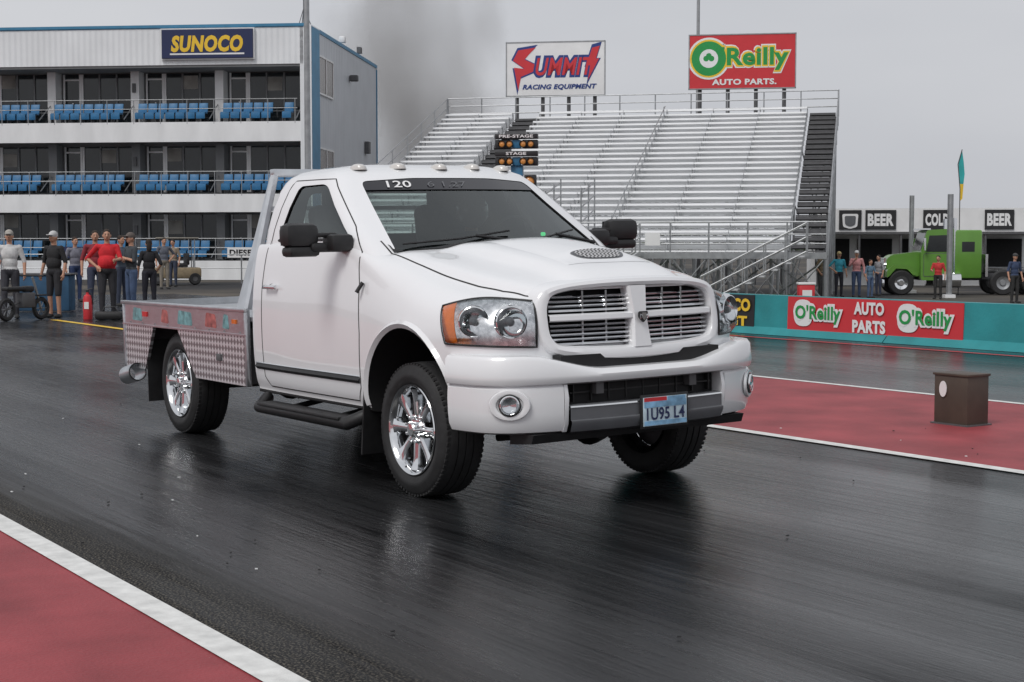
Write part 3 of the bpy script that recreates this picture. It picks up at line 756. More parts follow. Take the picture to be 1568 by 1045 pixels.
# ------------------------------------------------------------ people
CL={}
def cl(c):
    if c not in CL: CL[c]=M('cloth',c,.85,var=.18,vs=9,bump=.2,bs=25)
    return CL[c]
def caps(mb,p0,p1,r0,r1):
    p0=Vector(p0);p1=Vector(p1); t=(p1-p0); L=t.length
    q=t.normalized().to_track_quat('Z','Y').to_matrix().to_4x4()
    pr=[(r0*math.sin(a),-r0*math.cos(a)) for a in [math.pi/2*k/3 for k in range(4)]]+[(r1*math.cos(a),L+r1*math.sin(a)) for a in [math.pi/2*k/3 for k in range(4)]]
    n=10; vs=[(0,0,pr[0][1])]; fs=[]
    mid=pr[1:-1]
    for (r_,h) in mid:
        for j in range(n): a=2*math.pi*j/n; vs.append((r_*math.cos(a),r_*math.sin(a),h))
    vs.append((0,0,pr[-1][1])); m=len(mid)
    for i in range(m-1):
        for j in range(n): fs.append([1+i*n+j,1+i*n+(j+1)%n,1+(i+1)*n+(j+1)%n,1+(i+1)*n+j])
    for j in range(n): fs.append([0,1+(j+1)%n,1+j]); fs.append([len(vs)-1,1+(m-1)*n+j,1+(m-1)*n+(j+1)%n])
    mb.add(vs,fs,SKIN,Matrix.Translation(p0)@q)
def ell(mb,c,r):
    bm=bmesh.new(); bmesh.ops.create_uvsphere(bm,u_segments=16,v_segments=10,radius=1); bm.verts.index_update()
    mb.add([v.co.copy() for v in bm.verts],[[v.index for v in f.verts] for f in bm.faces],SKIN,Matrix.Translation(c)@Matrix.Diagonal((*r,1))); bm.free()
def person(name,loc,face,shirtc,pantsc,hairc=(.03,.02,.015),cap=None,h=1.75,belly=0,arms=('down','down'),shorts=False,spread=.11,step=0,longs=False,fem=False,lean=0,sit=False,parent=None,helmet=None,voxel=.011):
    parts=[]
    def C(a,b_,r0,r1,l): parts.append(('c',Vector(a),Vector(b_),r0,r1,l))
    def E(c,r,l): parts.append(('e',Vector(c),Vector(r),0,0,l))
    sw=.19 if not fem else .165
    for s_ in (-1,1):
        st=step*s_
        ank=Vector((s_*spread,st,.09)); kn=Vector((s_*(spread*.9+.01),st*.5-.02,.49)); hip=Vector((s_*.09,0,.93))
        if sit: kn=Vector((s_*.13,-.45,.90)); ank=Vector((s_*.12,-.55,.5)); hip=Vector((s_*.09,0,.93))
        C(hip,kn,.098+belly*.1,.068,'pants'); C(kn,ank,.064 if not shorts else .055,.048 if not shorts else .04,'pants' if not shorts else 'skin')
        C(ank+Vector((0,.02,-.04)),ank+Vector((s_*.03,-.16,-.055)),.044,.036,'shoe'); E(ank+Vector((s_*.01,-.05,-.06)),(.05,.13,.03),'shoe')
        shd=Vector((s_*sw,lean*-.5,1.43)); a=arms[0 if s_<0 else 1]
        if a=='down': el=Vector((s_*(sw+.09),.02,1.14)); wr=Vector((s_*(sw+.10),-.06,.90))
        elif a=='hips': el=Vector((s_*(sw+.20),.06,1.19)); wr=Vector((s_*(sw+.02),-.07,1.03))
        elif a=='pocket': el=Vector((s_*(sw+.12),.07,1.16)); wr=Vector((s_*(sw+.01),-.06,.95))
        elif a=='cross': el=Vector((s_*(sw+.06),-.06,1.17)); wr=Vector((-s_*.06,-.20,1.22+.03*s_))
        elif a=='up': el=Vector((s_*(sw+.07),-.12,1.20)); wr=Vector((s_*.08,-.28,1.42))
        elif a=='fwd': el=Vector((s_*(sw+.07),-.08,1.18)); wr=Vector((s_*(sw-.03),-.30,1.16))
        C(shd,el,.058,.045,'shirt'); 
        if longs: C(el,wr,.045,.034,'shirt')
        else: C(el,wr,.040,.028,'skin')
        d=(wr-el).normalized()
        side=Vector((0,1,0)) if a in('down','pocket') else Vector((0,0,1))
        side=(side-d*side.dot(d)).normalized(); nrm=d.cross(side).normalized()*s_
        C(wr,wr+d*.075,.026,.03,'skin'); C(wr+side*.018+d*.02,wr+d*.08+side*.024,.018,.015,'skin'); C(wr-side*.018+d*.02,wr+d*.08-side*.024,.018,.015,'skin')
        for k,(o,l_) in enumerate(((-.031,.034),(-.0105,.041),(.0105,.038),(.031,.028))):
            b0_=wr+d*.085+side*o; b1_=b0_+d*l_-nrm*.008; b2_=b1_+d*l_*.6-nrm*.02
            C(b0_,b1_,.0095,.009,'skin'); C(b1_,b2_,.009,.0075,'skin')
        t0=wr+d*.03-side*.03; C(t0,t0+d*.035-side*.028,.012,.011,'skin'); C(t0+d*.035-side*.028,t0+d*.065-side*.03,.011,.009,'skin')
    E((0,0,.97),(.165,.118+belly*.4,.13),'pants'); E((0,-belly*.5-lean*.15,1.12),(.155+belly*.6,.112+belly,.17),'shirt'); E((0,-lean*.35,1.30),(.175 if not fem else .155,.118+belly*.4,.19),'shirt')
    C((-sw+.02,-lean*.5,1.42),(sw-.02,-lean*.5,1.42),.062,.062,'shirt'); C((0,-lean*.4,1.28),(0,-lean*.5,1.43),.10,.08,'shirt')
    C((0,.012-lean*.5,1.44),(0,-.005-lean*.6,1.56),.056,.053,'skin'); hy=-.015-lean*.7
    E((0,hy,1.655),(.076,.096,.112),'skin'); E((0,hy-.035,1.60),(.052,.055,.052),'skin')
    C((0,hy-.09,1.66),(0,hy-.112,1.632),.010,.014,'skin')
    for s_ in (-1,1): E((s_*.078,hy+.01,1.645),(.012,.02,.03),'skin')
    E((0,hy+.016,1.69),(.082,.094,.098),'hair')
    if fem: E((0,hy+.07,1.58),(.07,.05,.13),'hair')
    if cap: E((0,hy+.005,1.705),(.086,.104,.085),'cap'); E((0,hy-.12,1.70),(.065,.075,.014),'cap')
    mb=MB()
    for p in parts:
        if p[0]=='c': caps(mb,p[1],p[2],p[3],p[4])
        else: ell(mb,p[1],p[2])
    root=empty(name,loc,face,parent); sc=h/1.77; root.scale=(sc,sc,sc)
    ob=mb.build('figure',root,smooth=False)
    md=ob.modifiers.new('r','REMESH'); md.mode='VOXEL'; md.voxel_size=voxel
    sm=ob.modifiers.new('s','SMOOTH'); sm.iterations=2; sm.factor=.5
    apply_mods(ob); me=ob.data
    npoly=len(me.polygons); cen=np.empty(npoly*3); me.polygons.foreach_get('center',cen); cen=cen.reshape(-1,3)
    best=np.full(npoly,1e9); lab=np.zeros(npoly,int); labs=['skin','shirt','pants','shoe','hair','cap']
    for k,a,b_,r0,r1,l in parts:
        if k=='c':
            a_=np.array(a);ab=np.array(b_)-a_; t=np.clip((cen-a_)@ab/max(1e-9,ab@ab),0,1); dd=np.linalg.norm(cen-a_-t[:,None]*ab,axis=1)-(r0+(r1-r0)*t)
        else:
            q=(cen-np.array(a))/np.array(b_); nq=np.linalg.norm(q,axis=1); dd=(nq-1)*min(b_)
        dd=np.maximum(dd,-.004) if l!='cap' else dd-.004
        m=dd<best; best[m]=dd[m]; lab[m]=labs.index(l)
    z=cen[:,2]; yv=cen[:,1]
    m=(lab==2)&(z>.99)&(np.abs(cen[:,0])<.2); lab[m]=1
    m=(lab==4)&(yv<hy-.045)&(z<1.71); lab[m]=0
    me.materials.clear()
    for c in (SKIN,cl(shirtc),cl(pantsc),cl((.03,.03,.03)),cl(hairc),cl(cap or (.03,.03,.03))): me.materials.append(c)
    me.polygons.foreach_set('material_index',lab.astype(np.int32)); me.shade_smooth(); me.update()
    f=MB()
    for s_ in (-1,1): f.box((s_*.03,hy-.094,1.668),(.022,.008,.010),BLACK,bevel=.003); f.box((s_*.031,hy-.094,1.688),(.032,.008,.005),cl(hairc))
    f.box((0,hy-.092,1.60),(.042,.008,.007),cl((.3,.1,.08)),bevel=.002)
    if helmet is None: f.build('face_features',root)
    return root
def at(px,d): return ((px-784)/2320*d, d)
def put(name,px,d,face,*a,**k):
    X,Y=at(px,d); return person(name,(X,Y,gz(X,Y)+.02 if gz(X,Y)<-.03 else 0),R(face),*a,**k)
put('spectator',16,30.6,10,(.62,.62,.62),(.05,.05,.06),cap=(.35,.33,.3),arms=('fwd','down'),h=1.78,step=.06)
put('spectator',84,31,-25,(.02,.02,.022),(.03,.03,.035),cap=(.5,.5,.5),arms=('down','down'),h=1.76,belly=.03,shorts=True)
put('spectator',165,31,15,(.6,.02,.03),(.03,.03,.035),arms=('hips','fwd'),h=1.80,belly=.06,step=.05)
put('spectator',147,33.5,20,(.25,.03,.04),(.05,.06,.1),arms=('down','down'),h=1.8)
put('spectator',202,32,-50,(.05,.06,.07),(.07,.11,.2),cap=(.12,.1,.09),arms=('cross','cross'),h=1.74)
put('spectator',229,34.5,-160,(.015,.015,.018),(.02,.02,.03),arms=('pocket','down'),h=1.62,fem=True)
put('spectator',116,40,40,(.2,.2,.24),(.03,.05,.12),arms=('down','fwd'),h=1.7)
put('spectator',186,37,60,(.08,.1,.13),(.04,.05,.08),arms=('cross','cross'),h=1.72)
put('spectator',252,52,30,(.12,.13,.16),(.25,.22,.18),arms=('down','hips'),h=1.75)
put('spectator',266,55,-20,(.25,.2,.15),(.04,.05,.08),arms=('down','down'),h=1.7)
put('spectator',1256,57,60,(.16,.12,.07),(.05,.05,.05),cap=(.05,.05,.05),arms=('pocket','pocket'),h=1.75)
put('spectator',1284,58,10,(.05,.35,.45),(.03,.03,.04),cap=(.5,.4,.2),arms=('hips','down'),h=1.74)
put('spectator',1311,58,-10,(.6,.28,.28),(.06,.09,.17),cap=(.6,.6,.6),arms=('up','down'),h=1.78,longs=True)
put('spectator',1332,57,30,(.12,.2,.28),(.10,.15,.26),arms=('down','fwd'),h=1.45)
put('spectator',1345,60,-60,(.3,.3,.32),(.05,.06,.1),arms=('down','down'),h=1.6)
put('spectator',1436,56,-30,(.5,.04,.04),(.03,.03,.03),arms=('fwd','down'),h=1.6)
put('spectator',1553,52,20,(.04,.06,.12),(.03,.03,.03),cap=(.05,.05,.05),arms=('down','down'),h=1.7)
dr=person('driver',(-1.5,.42,.30),R(90),(.05,.05,.06),(.03,.03,.03),parent=bodyE,h=1.5,arms=('fwd','fwd'),sit=True,helmet=True,cap=(.05,.05,.05))
hm=MB(); ell(hm,(0,-.015,1.66),(.135,.155,.15)); hm.mats=[M('helmet',(.30,.30,.32),.2,coat=.6)]
hm.build('helmet',dr)

# ------------------------------------------------------------ start lights
s=MB(); AM=M('amber_bulb',(.75,.32,.08),.25,coat=.4,var=.1,vs=30); BLU=M('tree_blue',(.03,.16,.3),.4,var=.1)
s.box((0,.06,1.2),(.14,.10,2.4),BLU,bevel=.01)
for z,t in ((2.73,'PRE-STAGE'),(2.53,'STAGE')):
    s.box((0,0,z),(.50,.1,.055),PBLK,bevel=.005); addtext(s,t,(0,-.052,z),.40 if t[0]=='P' else .24,.035,PWHITE,0,.03)
for z in (2.64,2.44,2.2,1.95,1.7,1.45,1.2):
    for sx in (-1,1):
        for k in ((.08,.17) if z>2.4 else (.15,)):
            r_=.042 if z>2.4 else .07
            s.lathe([(r_,-.07),(r_,0),(r_*.95,.0)],PBLK,Matrix.Translation((sx*k,-.06,z))@Matrix.Rotation(R(90),4,'X'),16)
            s.lathe([(r_*.92,0),(r_*.7,.012),(0,.02)],AM,Matrix.Translation((sx*k,-.03,z))@Matrix.Rotation(R(90),4,'X'),16)
        s.box((sx*.16,.02,z),(.18 if z>2.4 else .14,.09,.10 if z>2.4 else .17),PBLK,bevel=.01)
    s.box((0,.02,z),(.10,.07,.10 if z>2.4 else .17),BLU,bevel=.01)
s.box((0,.05,.05),(.4,.4,.1),DSTEEL,bevel=.01)
s.build('drag_race_start_lights',loc=track(-14.8,9.86,.004),rz=R(-8))

# ------------------------------------------------------------ tower building
tw=empty('race_control_tower',(-8.99,66,0),R(-5.86))
def ribbed(name,col,sc,axis='X'):
    m=M(name,col,.5,0,var=.05,vs=.8); nt=m.node_tree; b=nt.nodes['Principled BSDF']
    tcx=nt.nodes.new('ShaderNodeTexCoord'); wv=nt.nodes.new('ShaderNodeTexWave'); wv.inputs['Scale'].default_value=sc; wv.bands_direction=axis
    nt.links.new(tcx.outputs['Object'],wv.inputs[0]); bq=nt.nodes.new('ShaderNodeBump'); bq.inputs['Strength'].default_value=.5; bq.inputs['Distance'].default_value=.04
    nt.links.new(wv.outputs['Fac'],bq.inputs['Height']); nt.links.new(bq.outputs[0],b.inputs['Normal']); return m
SID=ribbed('white_metal_siding',(.80,.82,.84),1.2,'X'); SIDY=ribbed('grey_metal_siding',(.55,.57,.60),.9,'Y')
CONC=M('painted_slab',(.80,.81,.82),.6,var=.10,vs=1.2,stretch=(1,1,.3)); BLUET=M('blue_trim',(.05,.22,.38),.5,var=.1,vs=2)
WALLG=M('wall_grey',(.2,.205,.21),.7,var=.1,vs=1)
s=MB(); LW=46
s.box((-LW/2,9,5.4),(LW-.1,14,10.8),WALLG)
s.build('core',tw,smooth=False)
s=MB()
s.box((-LW/2,1.4,10.15),(LW,2.9,1.62),SID); s.box((-LW/2,7.5,11.0),(LW+.1,15.2,.12),BLUET)
s.box((-LW/2,1.3,9.30),(LW,2.6,.12),WALLG)
s.box((-LW/2,-.06,10.98),(LW,.03,.14),BLUET)
for z0,z1 in ((6.02,6.88),(2.96,3.75)):
    s.box((-LW/2,.05,(z0+z1)/2),(LW,.12,z1-z0),CONC); s.box((-LW/2,1.05,z0+.35),(LW,1.9,.14),CONC)
s.box((-LW/2,.05,.42),(LW,.14,.84),CONC); s.box((-LW/2,1.0,.4),(LW,1.9,.8),CONC)
s.box((.1,.75,5.5),(.5,1.6,11.0),SID); s.box((.34,.75,5.5),(.04,1.5,10.9),BLUET)
s.box((.15,8.3,5.45),(.24,13.5,10.9),SIDY); s.box((.285,8.3,10.95),(.06,13.6,.16),BLUET); s.box((.29,15.03,5.4),(.06,.08,10.8),BLUET)
BRG=M('bronze_glass',(.10,.08,.07),.1)
for zz in (9.05,5.0):
    s.box((.29,2.9,zz),(.06,2.9,1.6),BRG)
    for yy in (1.5,2.9,4.3): s.box((.31,yy,zz),(.08,.08,1.7),PWHITE)
    s.box((.31,2.9,zz+.82),(.08,2.9,.08),PWHITE); s.box((.31,2.9,zz-.82),(.08,2.9,.08),PWHITE)
s.box((.5,8.2,9.6),(.4,.3,.3),DSTEEL,bevel=.05); s.box((.4,12,6.5),(.2,.5,.6),DSTEEL)
s.build('walls_and_slabs',tw,smooth=False)
s=MB(); INT=M('room_blind',(.28,.27,.25),.8,var=.3,vs=1.5)
for zl,zh in ((7.0,9.2),(3.9,5.95),(.95,2.9)):
    for k in range(12):
        x1=-.6-k*3.85; x0=x1-3.2
        s.box(((x0+x1)/2,1.97,(zl+zh)/2),(3.2,.06,zh-zl),WGLASS)
        for q,xx in enumerate((x0,x0+.75,x0+.85,x0+1.65,x0+2.45,x1)):
            s.box((xx,1.92,(zl+zh)/2),(.07 if q not in(1,2) else .09,.08,zh-zl),PWHITE if q<3 else WALLG)
        s.box((x0+.4,1.92,zh-.25),(.8,.07,.07),PWHITE); s.box((x0+.4,1.92,zl+.9),(.05,.07,.05),PWHITE)
        s.box((x0+2.0,1.92,zl+.5),(2.4,.06,.06),WALLG)
        if random.random()<.6: s.box((x0+1.2+random.choice((0,.8)),1.935,zh-.2-random.random()*.4),(.7,.012,.6),INT)
        s.box((x1+.32,1.6,(zl+zh)/2),(.38,.7,zh-zl+.1),PWHITE if zl>6 else WALLG)
        if k%2==0: s.box((x1+.3,1.2,zh-.7),(.14,.1,.4),DSTEEL)
s.build('windows',tw,smooth=False)
BSEAT=M('blue_seat',(.03,.17,.36),.45,var=.15,vs=3)
s=MB()
for zb in (6.9,3.78,.86):
    for k in range(12):
        x1=-.55-k*3.85
        for j in range(7):
            if random.random()<.04: continue
            xx=x1-.3-j*.46
            s.box((xx,.55,zb+.42),(.40,.38,.05),BSEAT,bevel=.015); s.box((xx,.78,zb+.66),(.40,.05,.42),BSEAT,bevel=.015,rot=(R(-12),0,0))
            s.box((xx,.3,zb+.28),(.40,.03,.26),BSEAT,bevel=.01)
            s.box((xx-.22,.6,zb+.2),(.03,.4,.4),DSTEEL)
    for z in (zb+.55,zb+.95): s.tube([(-LW,.0,z),(-.3,.0,z)],.018,STEEL,5,False)
    for k in range(38): s.tube([(-.4-k*1.2,0,zb-.1),(-.4-k*1.2,0,zb+.95)],.02,STEEL,5,False)
    for k in range(12): s.tube([(-.35-k*3.85,0,zb+.1),(-.35-k*3.85,1.7,zb+1.1)],.025,STEEL,5,False)
s.build('seats_and_railings',tw)
s=MB(); s.box((-4.2,-.16,10.22),(4.05,.16,1.25),PNAVY,bevel=.02); s.box((-4.2,-.13,10.22),(4.15,.10,1.35),PWHITE)
addtext(s,'SUNOCO',(-4.2,-.25,10.22),3.2,.72,PYEL,.15,.05); s.box((-4.2,-.245,9.78),(3.3,.01,.07),PWHITE)
s.build('roof_sign',tw,smooth=False)
s=MB(); s.box((-2.75,-.05,1.2),(1.4,.06,.45),PWHITE); addtext(s,'DIESEL',(-2.75,-.09,1.2),1.2,.26,PBLK,0,.04)
s.box((-10.3,-.05,1.2),(1.6,.06,.5),PNAVY); addtext(s,'RAM',(-10.3,-.09,1.2),.9,.3,PRED,.2,.04); s.build('hanging_banners',tw,smooth=False)
s=MB(); s.tube([(-.7,3,11),(-.7,3,14)],.035,DSTEEL,6)
for k in range(3): a=k*2.1; s.tube([(-.7+.5*math.cos(a),3+.5*math.sin(a),11),(-.7,3,12.2)],.02,DSTEEL,5)
s.tube([(-1.1,3,12.6),(-.3,3,12.6)],.02,DSTEEL,5); s.tube([(-.7,2.7,13),(-.7,3.3,13)],.02,DSTEEL,5); s.box((.2,7,11.3),(.3,.3,.3),PWHITE,bevel=.05); s.box((.2,11,11.3),(.2,.4,.3),DSTEEL)
s.build('antenna_mast',tw)
s=MB(); s.tube([(0,0,0),(0,0,9),(0,0,18)],[.13,.11,.09],STEEL,12); s.box((0,0,.1),(.4,.4,.2),CONC); s.build('light_pole',loc=(*at(473,58),0))
s=MB(); s.tube([(0,0,-.3),(0,0,19)],[.10,.07],STEEL,10); s.box((0,0,18.8),(.8,.3,.2),DSTEEL); s.build('light_pole',loc=(*at(1066,74),0))

# ------------------------------------------------------------ grandstand
gs=empty('grandstand',(10.4,50,0),R(-13))
PLK=M('aluminium_plank',(.90,.91,.92),.45,.05,var=.06,vs=3,stretch=(.3,3,3)); PLK2=M('plank_riser',(.80,.81,.82),.5,.05,var=.10,vs=2,stretch=(.3,2,2))
s=MB(); WID=17.6; NR=24
for i in range(NR):
    y=i*.7; z=1.3+i*.25
    for a,b_ in ((-1.3,-7.4),(-7.43,-13.2),(-14.45,-WID)):
        nseg=max(1,round((a-b_)/1.93))
        for q in range(nseg):
            a2_=a-(a-b_)*q/nseg-.012; b2_=a-(a-b_)*(q+1)/nseg+.012
            xm=(a2_+b2_)/2; L=a2_-b2_; dz=random.uniform(-.006,.006)
            s.box((xm,y+.45,z+.42+dz),(L,.27,.075),PLK); s.box((xm,y+.15,z+dz),(L,.36,.05),PLK)
            s.box((xm,y+.62,z+.140),(L,.02,.18),PLK2)
        nb=nseg
        for k in range(nb+1): s.box((b_+(a-b_)*k/nb,y+.45,z+.21),(.04,.12,.38),STEEL)
    for xm in (-.65,-13.82):
        s.box((xm,y+.15,z),(1.1,.34,.04),DSTEEL); s.box((xm,y+.5,z+.12),(1.1,.28,.03),DSTEEL); s.box((xm,y+.64,z+.14),(1.1,.02,.16),DSTEEL)
s.build('seat_planks',gs,smooth=False)
s=MB()
nS=11
for k in range(nS):
    x=-.1-k*(WID-.2)/(nS-1)
    s.tube([(x,0,1.05),(x,NR*.7,1.05+NR*.25)],.07,DSTEEL,6)
    for j in range(0,NR+1,6):
        yy=j*.7; s.tube([(x,yy,-.55),(x,yy,1.05+j*.25)],.06,STEEL,6)
    for j in range(0,NR,6):
        s.tube([(x,j*.7,-.4),(x,(j+6)*.7,1.0+(j+6)*.25)],.03,STEEL,5)
    if k<nS-1:
        x2=-.1-(k+1)*(WID-.2)/(nS-1)
        for j in (0,12,24): s.tube([(x,j*.7,-.3),(x2,j*.7,1.0+j*.25)],.03,STEEL,5); s.tube([(x2,j*.7,-.3),(x,j*.7,1.0+j*.25)],.03,STEEL,5)
yt=NR*.7+.1; zt=1.3+NR*.25
for z in (zt+.25,zt+.6,zt+.95): s.tube([(0,yt,z),(-WID,yt,z)],.028,STEEL,6)
for k in range(12): x=-k*WID/11; s.tube([(x,yt,zt-.6),(x,yt,zt+.95)],.032,STEEL,6)
for x in (0.02,-WID-.02):
    for dz in (.5,.85,1.25): s.tube([(x,0,1.3+dz),(x,NR*.7+.1,zt+dz-.3)],.024,STEEL,6)
    for j in range(0,NR+1,3): s.tube([(x,j*.7,1.1+j*.25),(x,j*.7,1.3+j*.25+1.25-.012*j)],.028,STEEL,6)
s.tube([(-7.42,1,2.3),(-7.42,NR*.7-1,zt+.3)],.025,STEEL,6)
for j in range(2,NR,4): s.tube([(-7.42,j*.7,1.3+j*.25),(-7.42,j*.7,2.05+j*.25)],.022,STEEL,6)
s.box((-WID/2,-.75,1.22),(WID,1.3,.08),ALU); s.box((-WID/2,-1.42,1.16),(WID,.05,.2),STEEL)
for z in (1.55,1.85,2.25): s.tube([(0,-1.4,z),(-WID,-1.4,z)],.025,STEEL,6)
for k in range(15): x=-k*WID/14; s.tube([(x,-1.4,-.55),(x,-1.4,2.25)],.03,STEEL,6)
for k in range(14):
    x=-k*WID/14; x2=-(k+1)*WID/14; s.tube([(x,-1.4,-.4),(x2,-1.4,1.15)],.022,STEEL,5); s.tube([(x2,-1.4,-.4),(x,-1.4,1.15)],.022,STEEL,5)
for (xa,xb) in ((-.6,-3.9),(-6.0,-8.7)):
    for yy in (-1.6,-2.6):
        for dz in (.05,.5,.95): s.tube([(xa,yy,1.25+dz),(xb,yy,-.45+dz)],.028,STEEL,6)
        for q in range(6): t=q/5; xx=xa+(xb-xa)*t; zz=1.25-1.7*t; s.tube([(xx,yy,zz),(xx,yy,zz+.95)],.025,STEEL,6)
    for q in range(8): t=(q+.5)/8; s.box((xa+(xb-xa)*t,-2.1,1.25-1.7*t),(.3,1.0,.04),ALU)
for xx in (-9.2,-8.0):
    for z in (2.25,2.75,3.2): s.tube([(xx,-1.4,z),(xx,1.2,z+.5)],.028,STEEL,6)
    for yy in (-1.4,0,1.2): s.tube([(xx,yy,1.3),(xx,yy,3.3+.2*(yy+1.4))],.028,STEEL,6)
s.box((-5.6,-1.46,1.7),(.5,.03,.42),PWHITE)
s.build('frame_and_railings',gs)

def billboard(name,px,d,zc,w_,h_,board,fn):
    e=empty(name,(*at(px,d),0),R(-9)); s=MB()
    s.box((0,0,zc),(w_,.12,h_),board); 
    for a in (-1,1): s.box((a*(w_/2+.02),0,zc),(.05,.16,h_+.08),STEEL); s.box((0,0,zc+a*(h_/2+.02)),(w_+.08,.16,.05),STEEL)
    for k in range(4): x=-w_*.4+w_*.8*k/3; s.tube([(x,.15,-.3),(x,.15,zc+h_*.4)],.09,DSTEEL,8)
    fn(s,zc); s.build('board_and_posts',e,smooth=False)
def summit(s,zc):
    y=-.065
    addtext(s,'UMMIT',(.45,y-.002,zc+.10),2.95,1.05,PBLUE,.25,.10)
    def sc(f,p,dx=0): cx=sum(a for a,b in p)/len(p); cz=sum(b for a,b in p)/len(p); return [(cx+(a-cx)*f+dx,cz+(b-cz)*f+zc) for a,b in p]
    S1=[(-.92,1.0),(-1.75,.88),(-2.0,.40),(-1.45,.02),(-1.95,.08),(-1.75,-1.0),(-1.62,-.35),(-1.05,-.12),(-.98,.22),(-1.45,.45),(-1.25,.68)]
    s.prism(sc(1.16,S1),y-.001,y-.004,PBLUE); s.prism(sc(1.0,S1),y-.005,y-.009,PRED)
    B=[(1.72,1.0),(2.12,1.1),(1.92,.45),(2.08,.45),(1.5,-.65),(1.62,.1),(1.42,.1)]
    s.prism(sc(1.15,B),y-.001,y-.004,PBLUE); s.prism(sc(.9,B),y-.010,y-.013,PRED)
    addtext(s,'UMMIT',(.45,y-.012,zc+.10),2.75,.82,PRED,.25,.02)
    addtext(s,'RACING EQUIPMENT',(.2,y-.012,zc-.85),3.5,.27,PBLUE,.25,.04)
def oreilly(s,zc):
    y=-.065
    circ=lambda cx,cz,r,n=32:[(cx+r*math.cos(2*math.pi*k/n),zc+cz+r*math.sin(2*math.pi*k/n)) for k in range(n)]
    s.prism(circ(-1.5,.15,.95),y-.001,y-.004,PWHITE); s.prism(circ(-1.5,.15,.86),y-.005,y-.007,PYEL)
    addtext(s,"'Reilly",(.55,y-.004,zc+.12),3.3,1.36,PWHITE,0,.12); addtext(s,"'Reilly",(.55,y-.009,zc+.12),3.2,1.24,PYEL,0,.08)
    s.prism(circ(-1.5,.15,.78),y-.010,y-.012,PGREEN); s.prism(circ(-1.5,.15,.42),y-.013,y-.015,PWHITE)
    for a,c in ((0,.12),(.12,0),(-.12,0)): s.prism(circ(-1.5+a,.15+c,.13,12),y-.016-a*.01,y-.018-a*.01,PGREEN)
    addtext(s,"'Reilly",(.55,y-.014,zc+.12),3.05,1.08,PGREEN,0,.03)
    addtext(s,'AUTO PARTS.',(.1,y-.012,zc-.92),2.9,.27,PWHITE,0,.04)
billboard('billboard',850,71.5,9.75,4.6,2.45,PWHITE,summit)
billboard('billboard',1133,69.5,9.85,4.75,2.4,PRED,oreilly)

# ------------------------------------------------------------ concession stand
cs_=empty('concession_stand',(*at(1405,76),0),R(-9)); s=MB()
s.box((0,3.5,1.0),(10.5,6,3.0),PWHITE); s.box((0,.3,2.75),(10.6,.3,1.25),PWHITE); s.box((0,-.6,2.12),(10.6,2.2,.12),DSTEEL)
for k in range(6): s.tube([(-5+k*2,-1.6,-.5),(-5+k*2,-1.6,2.1)],.06,DSTEEL,8)
for k in range(5): s.box((-4.2+k*2.1,.44,1.15),(1.7,.12,1.4),DARK); s.box((-4.2+k*2.1,.3,.42),(1.8,.4,.06),STEEL)
for x,t,wd in ((-4.9,'ICE',1.0),(-3.35,'*',1.1),(-1.85,'BEER',1.5),(.9,'COLD',1.35),(3.9,'BEER',1.4)):
    s.box((x,.11,2.8),(wd,.06,.98),PBLK)
    if t=='*': s.prism(roundpoly([(x-.35,2.45),(x,2.35),(x+.35,2.45),(x+.4,3.1),(x-.4,3.1)],.1),.07,.05,PWHITE); s.prism(roundpoly([(x-.25,2.55),(x,2.45),(x+.25,2.55),(x+.28,3.0),(x-.28,3.0)],.1),.045,.03,GREYP)
    else: addtext(s,t,(x,.07,2.8),wd*.85,.62,PWHITE,0,.05)
s.build('building',cs_,smooth=False)
s=MB(); s.tube([(0,0,-.5),(0,0,3.6)],.10,STEEL,10); s.box((0,0,-.45),(.4,.4,.15),CONC); s.build('steel_post',loc=(*at(1394,64),0))
s=MB(); s.tube([(0,0,-.5),(0,0,3.45)],.11,STEEL,10); s.box((0,0,-.45),(.4,.4,.15),CONC); s.build('steel_post',loc=(*at(1453,58),0))
FLG=M('flag_teal',(.04,.4,.4),.7,var=.2,vs=2)
s=MB(); s.tube([(0,0,-.5),(0,0,3.8),(-.1,0,4.8),(.06,0,5.4)],.02,DSTEEL,6)
s.add([(0,0,3.6),(.12,.02,3.8),(.18,.0,4.4),(.14,.03,4.9),(.06,0,5.35),(-.08,0,4.95),(-.06,0,4.3)],[[0,1,2,3,4,5,6]],FLG); s.add([(0,-.01,3.3),(.1,-.01,3.4),(.14,-.01,4.0),(0,-.01,4.0)],[[0,1,2,3]],PYEL)
s.build('feather_flag',loc=(*at(1467,62),0))

# ------------------------------------------------------------ green semi truck
GT=M('green_paint',(.12,.29,.04),.35,coat=.4,var=.08,vs=2)
st=empty('semi_truck',(*at(1427,62),-.5),R(-4)); s=MB()
s.prism(roundpoly([(-1.95,.75),(-1.95,1.45),(-1.75,1.62),(-.62,1.75),(-.62,.75)],.12),-.55,.55,GT)
s.prism(roundpoly([(-.65,.6),(-.65,1.78),(-.42,2.62),(.62,2.68),(.62,.6)],.1),-.95,.95,GT)
s.box((1.18,0,1.65),(1.15,2.0,1.95),GT,bevel=.08)
s.box((.6,0,.75),(2.5,1.2,.3),DARK)
for y in (-.956,.956): s.prism([(-.44,1.75),(-.33,2.4),(.40,2.42),(.40,1.75)],y-.01,y+.01,WGLASS)
s.prism([(-.66,1.82),(-.46,2.5),(-.44,2.5),(-.64,1.82)],-.85,.85,WGLASS)
s.prism(roundpoly([(-.55,.75),(-.55,1.68),(.56,1.70),(.56,.75)],.06),-.962,-.958,DSTEEL); s.prism(roundpoly([(-.53,.77),(-.53,1.66),(.54,1.68),(.54,.77)],.06),-.968,-.96,GT)
s.box((-.45,0,2.66),(.35,1.8,.06),CHROME); s.box((1.2,-1.005,1.95),(.5,.01,.4),WGLASS)
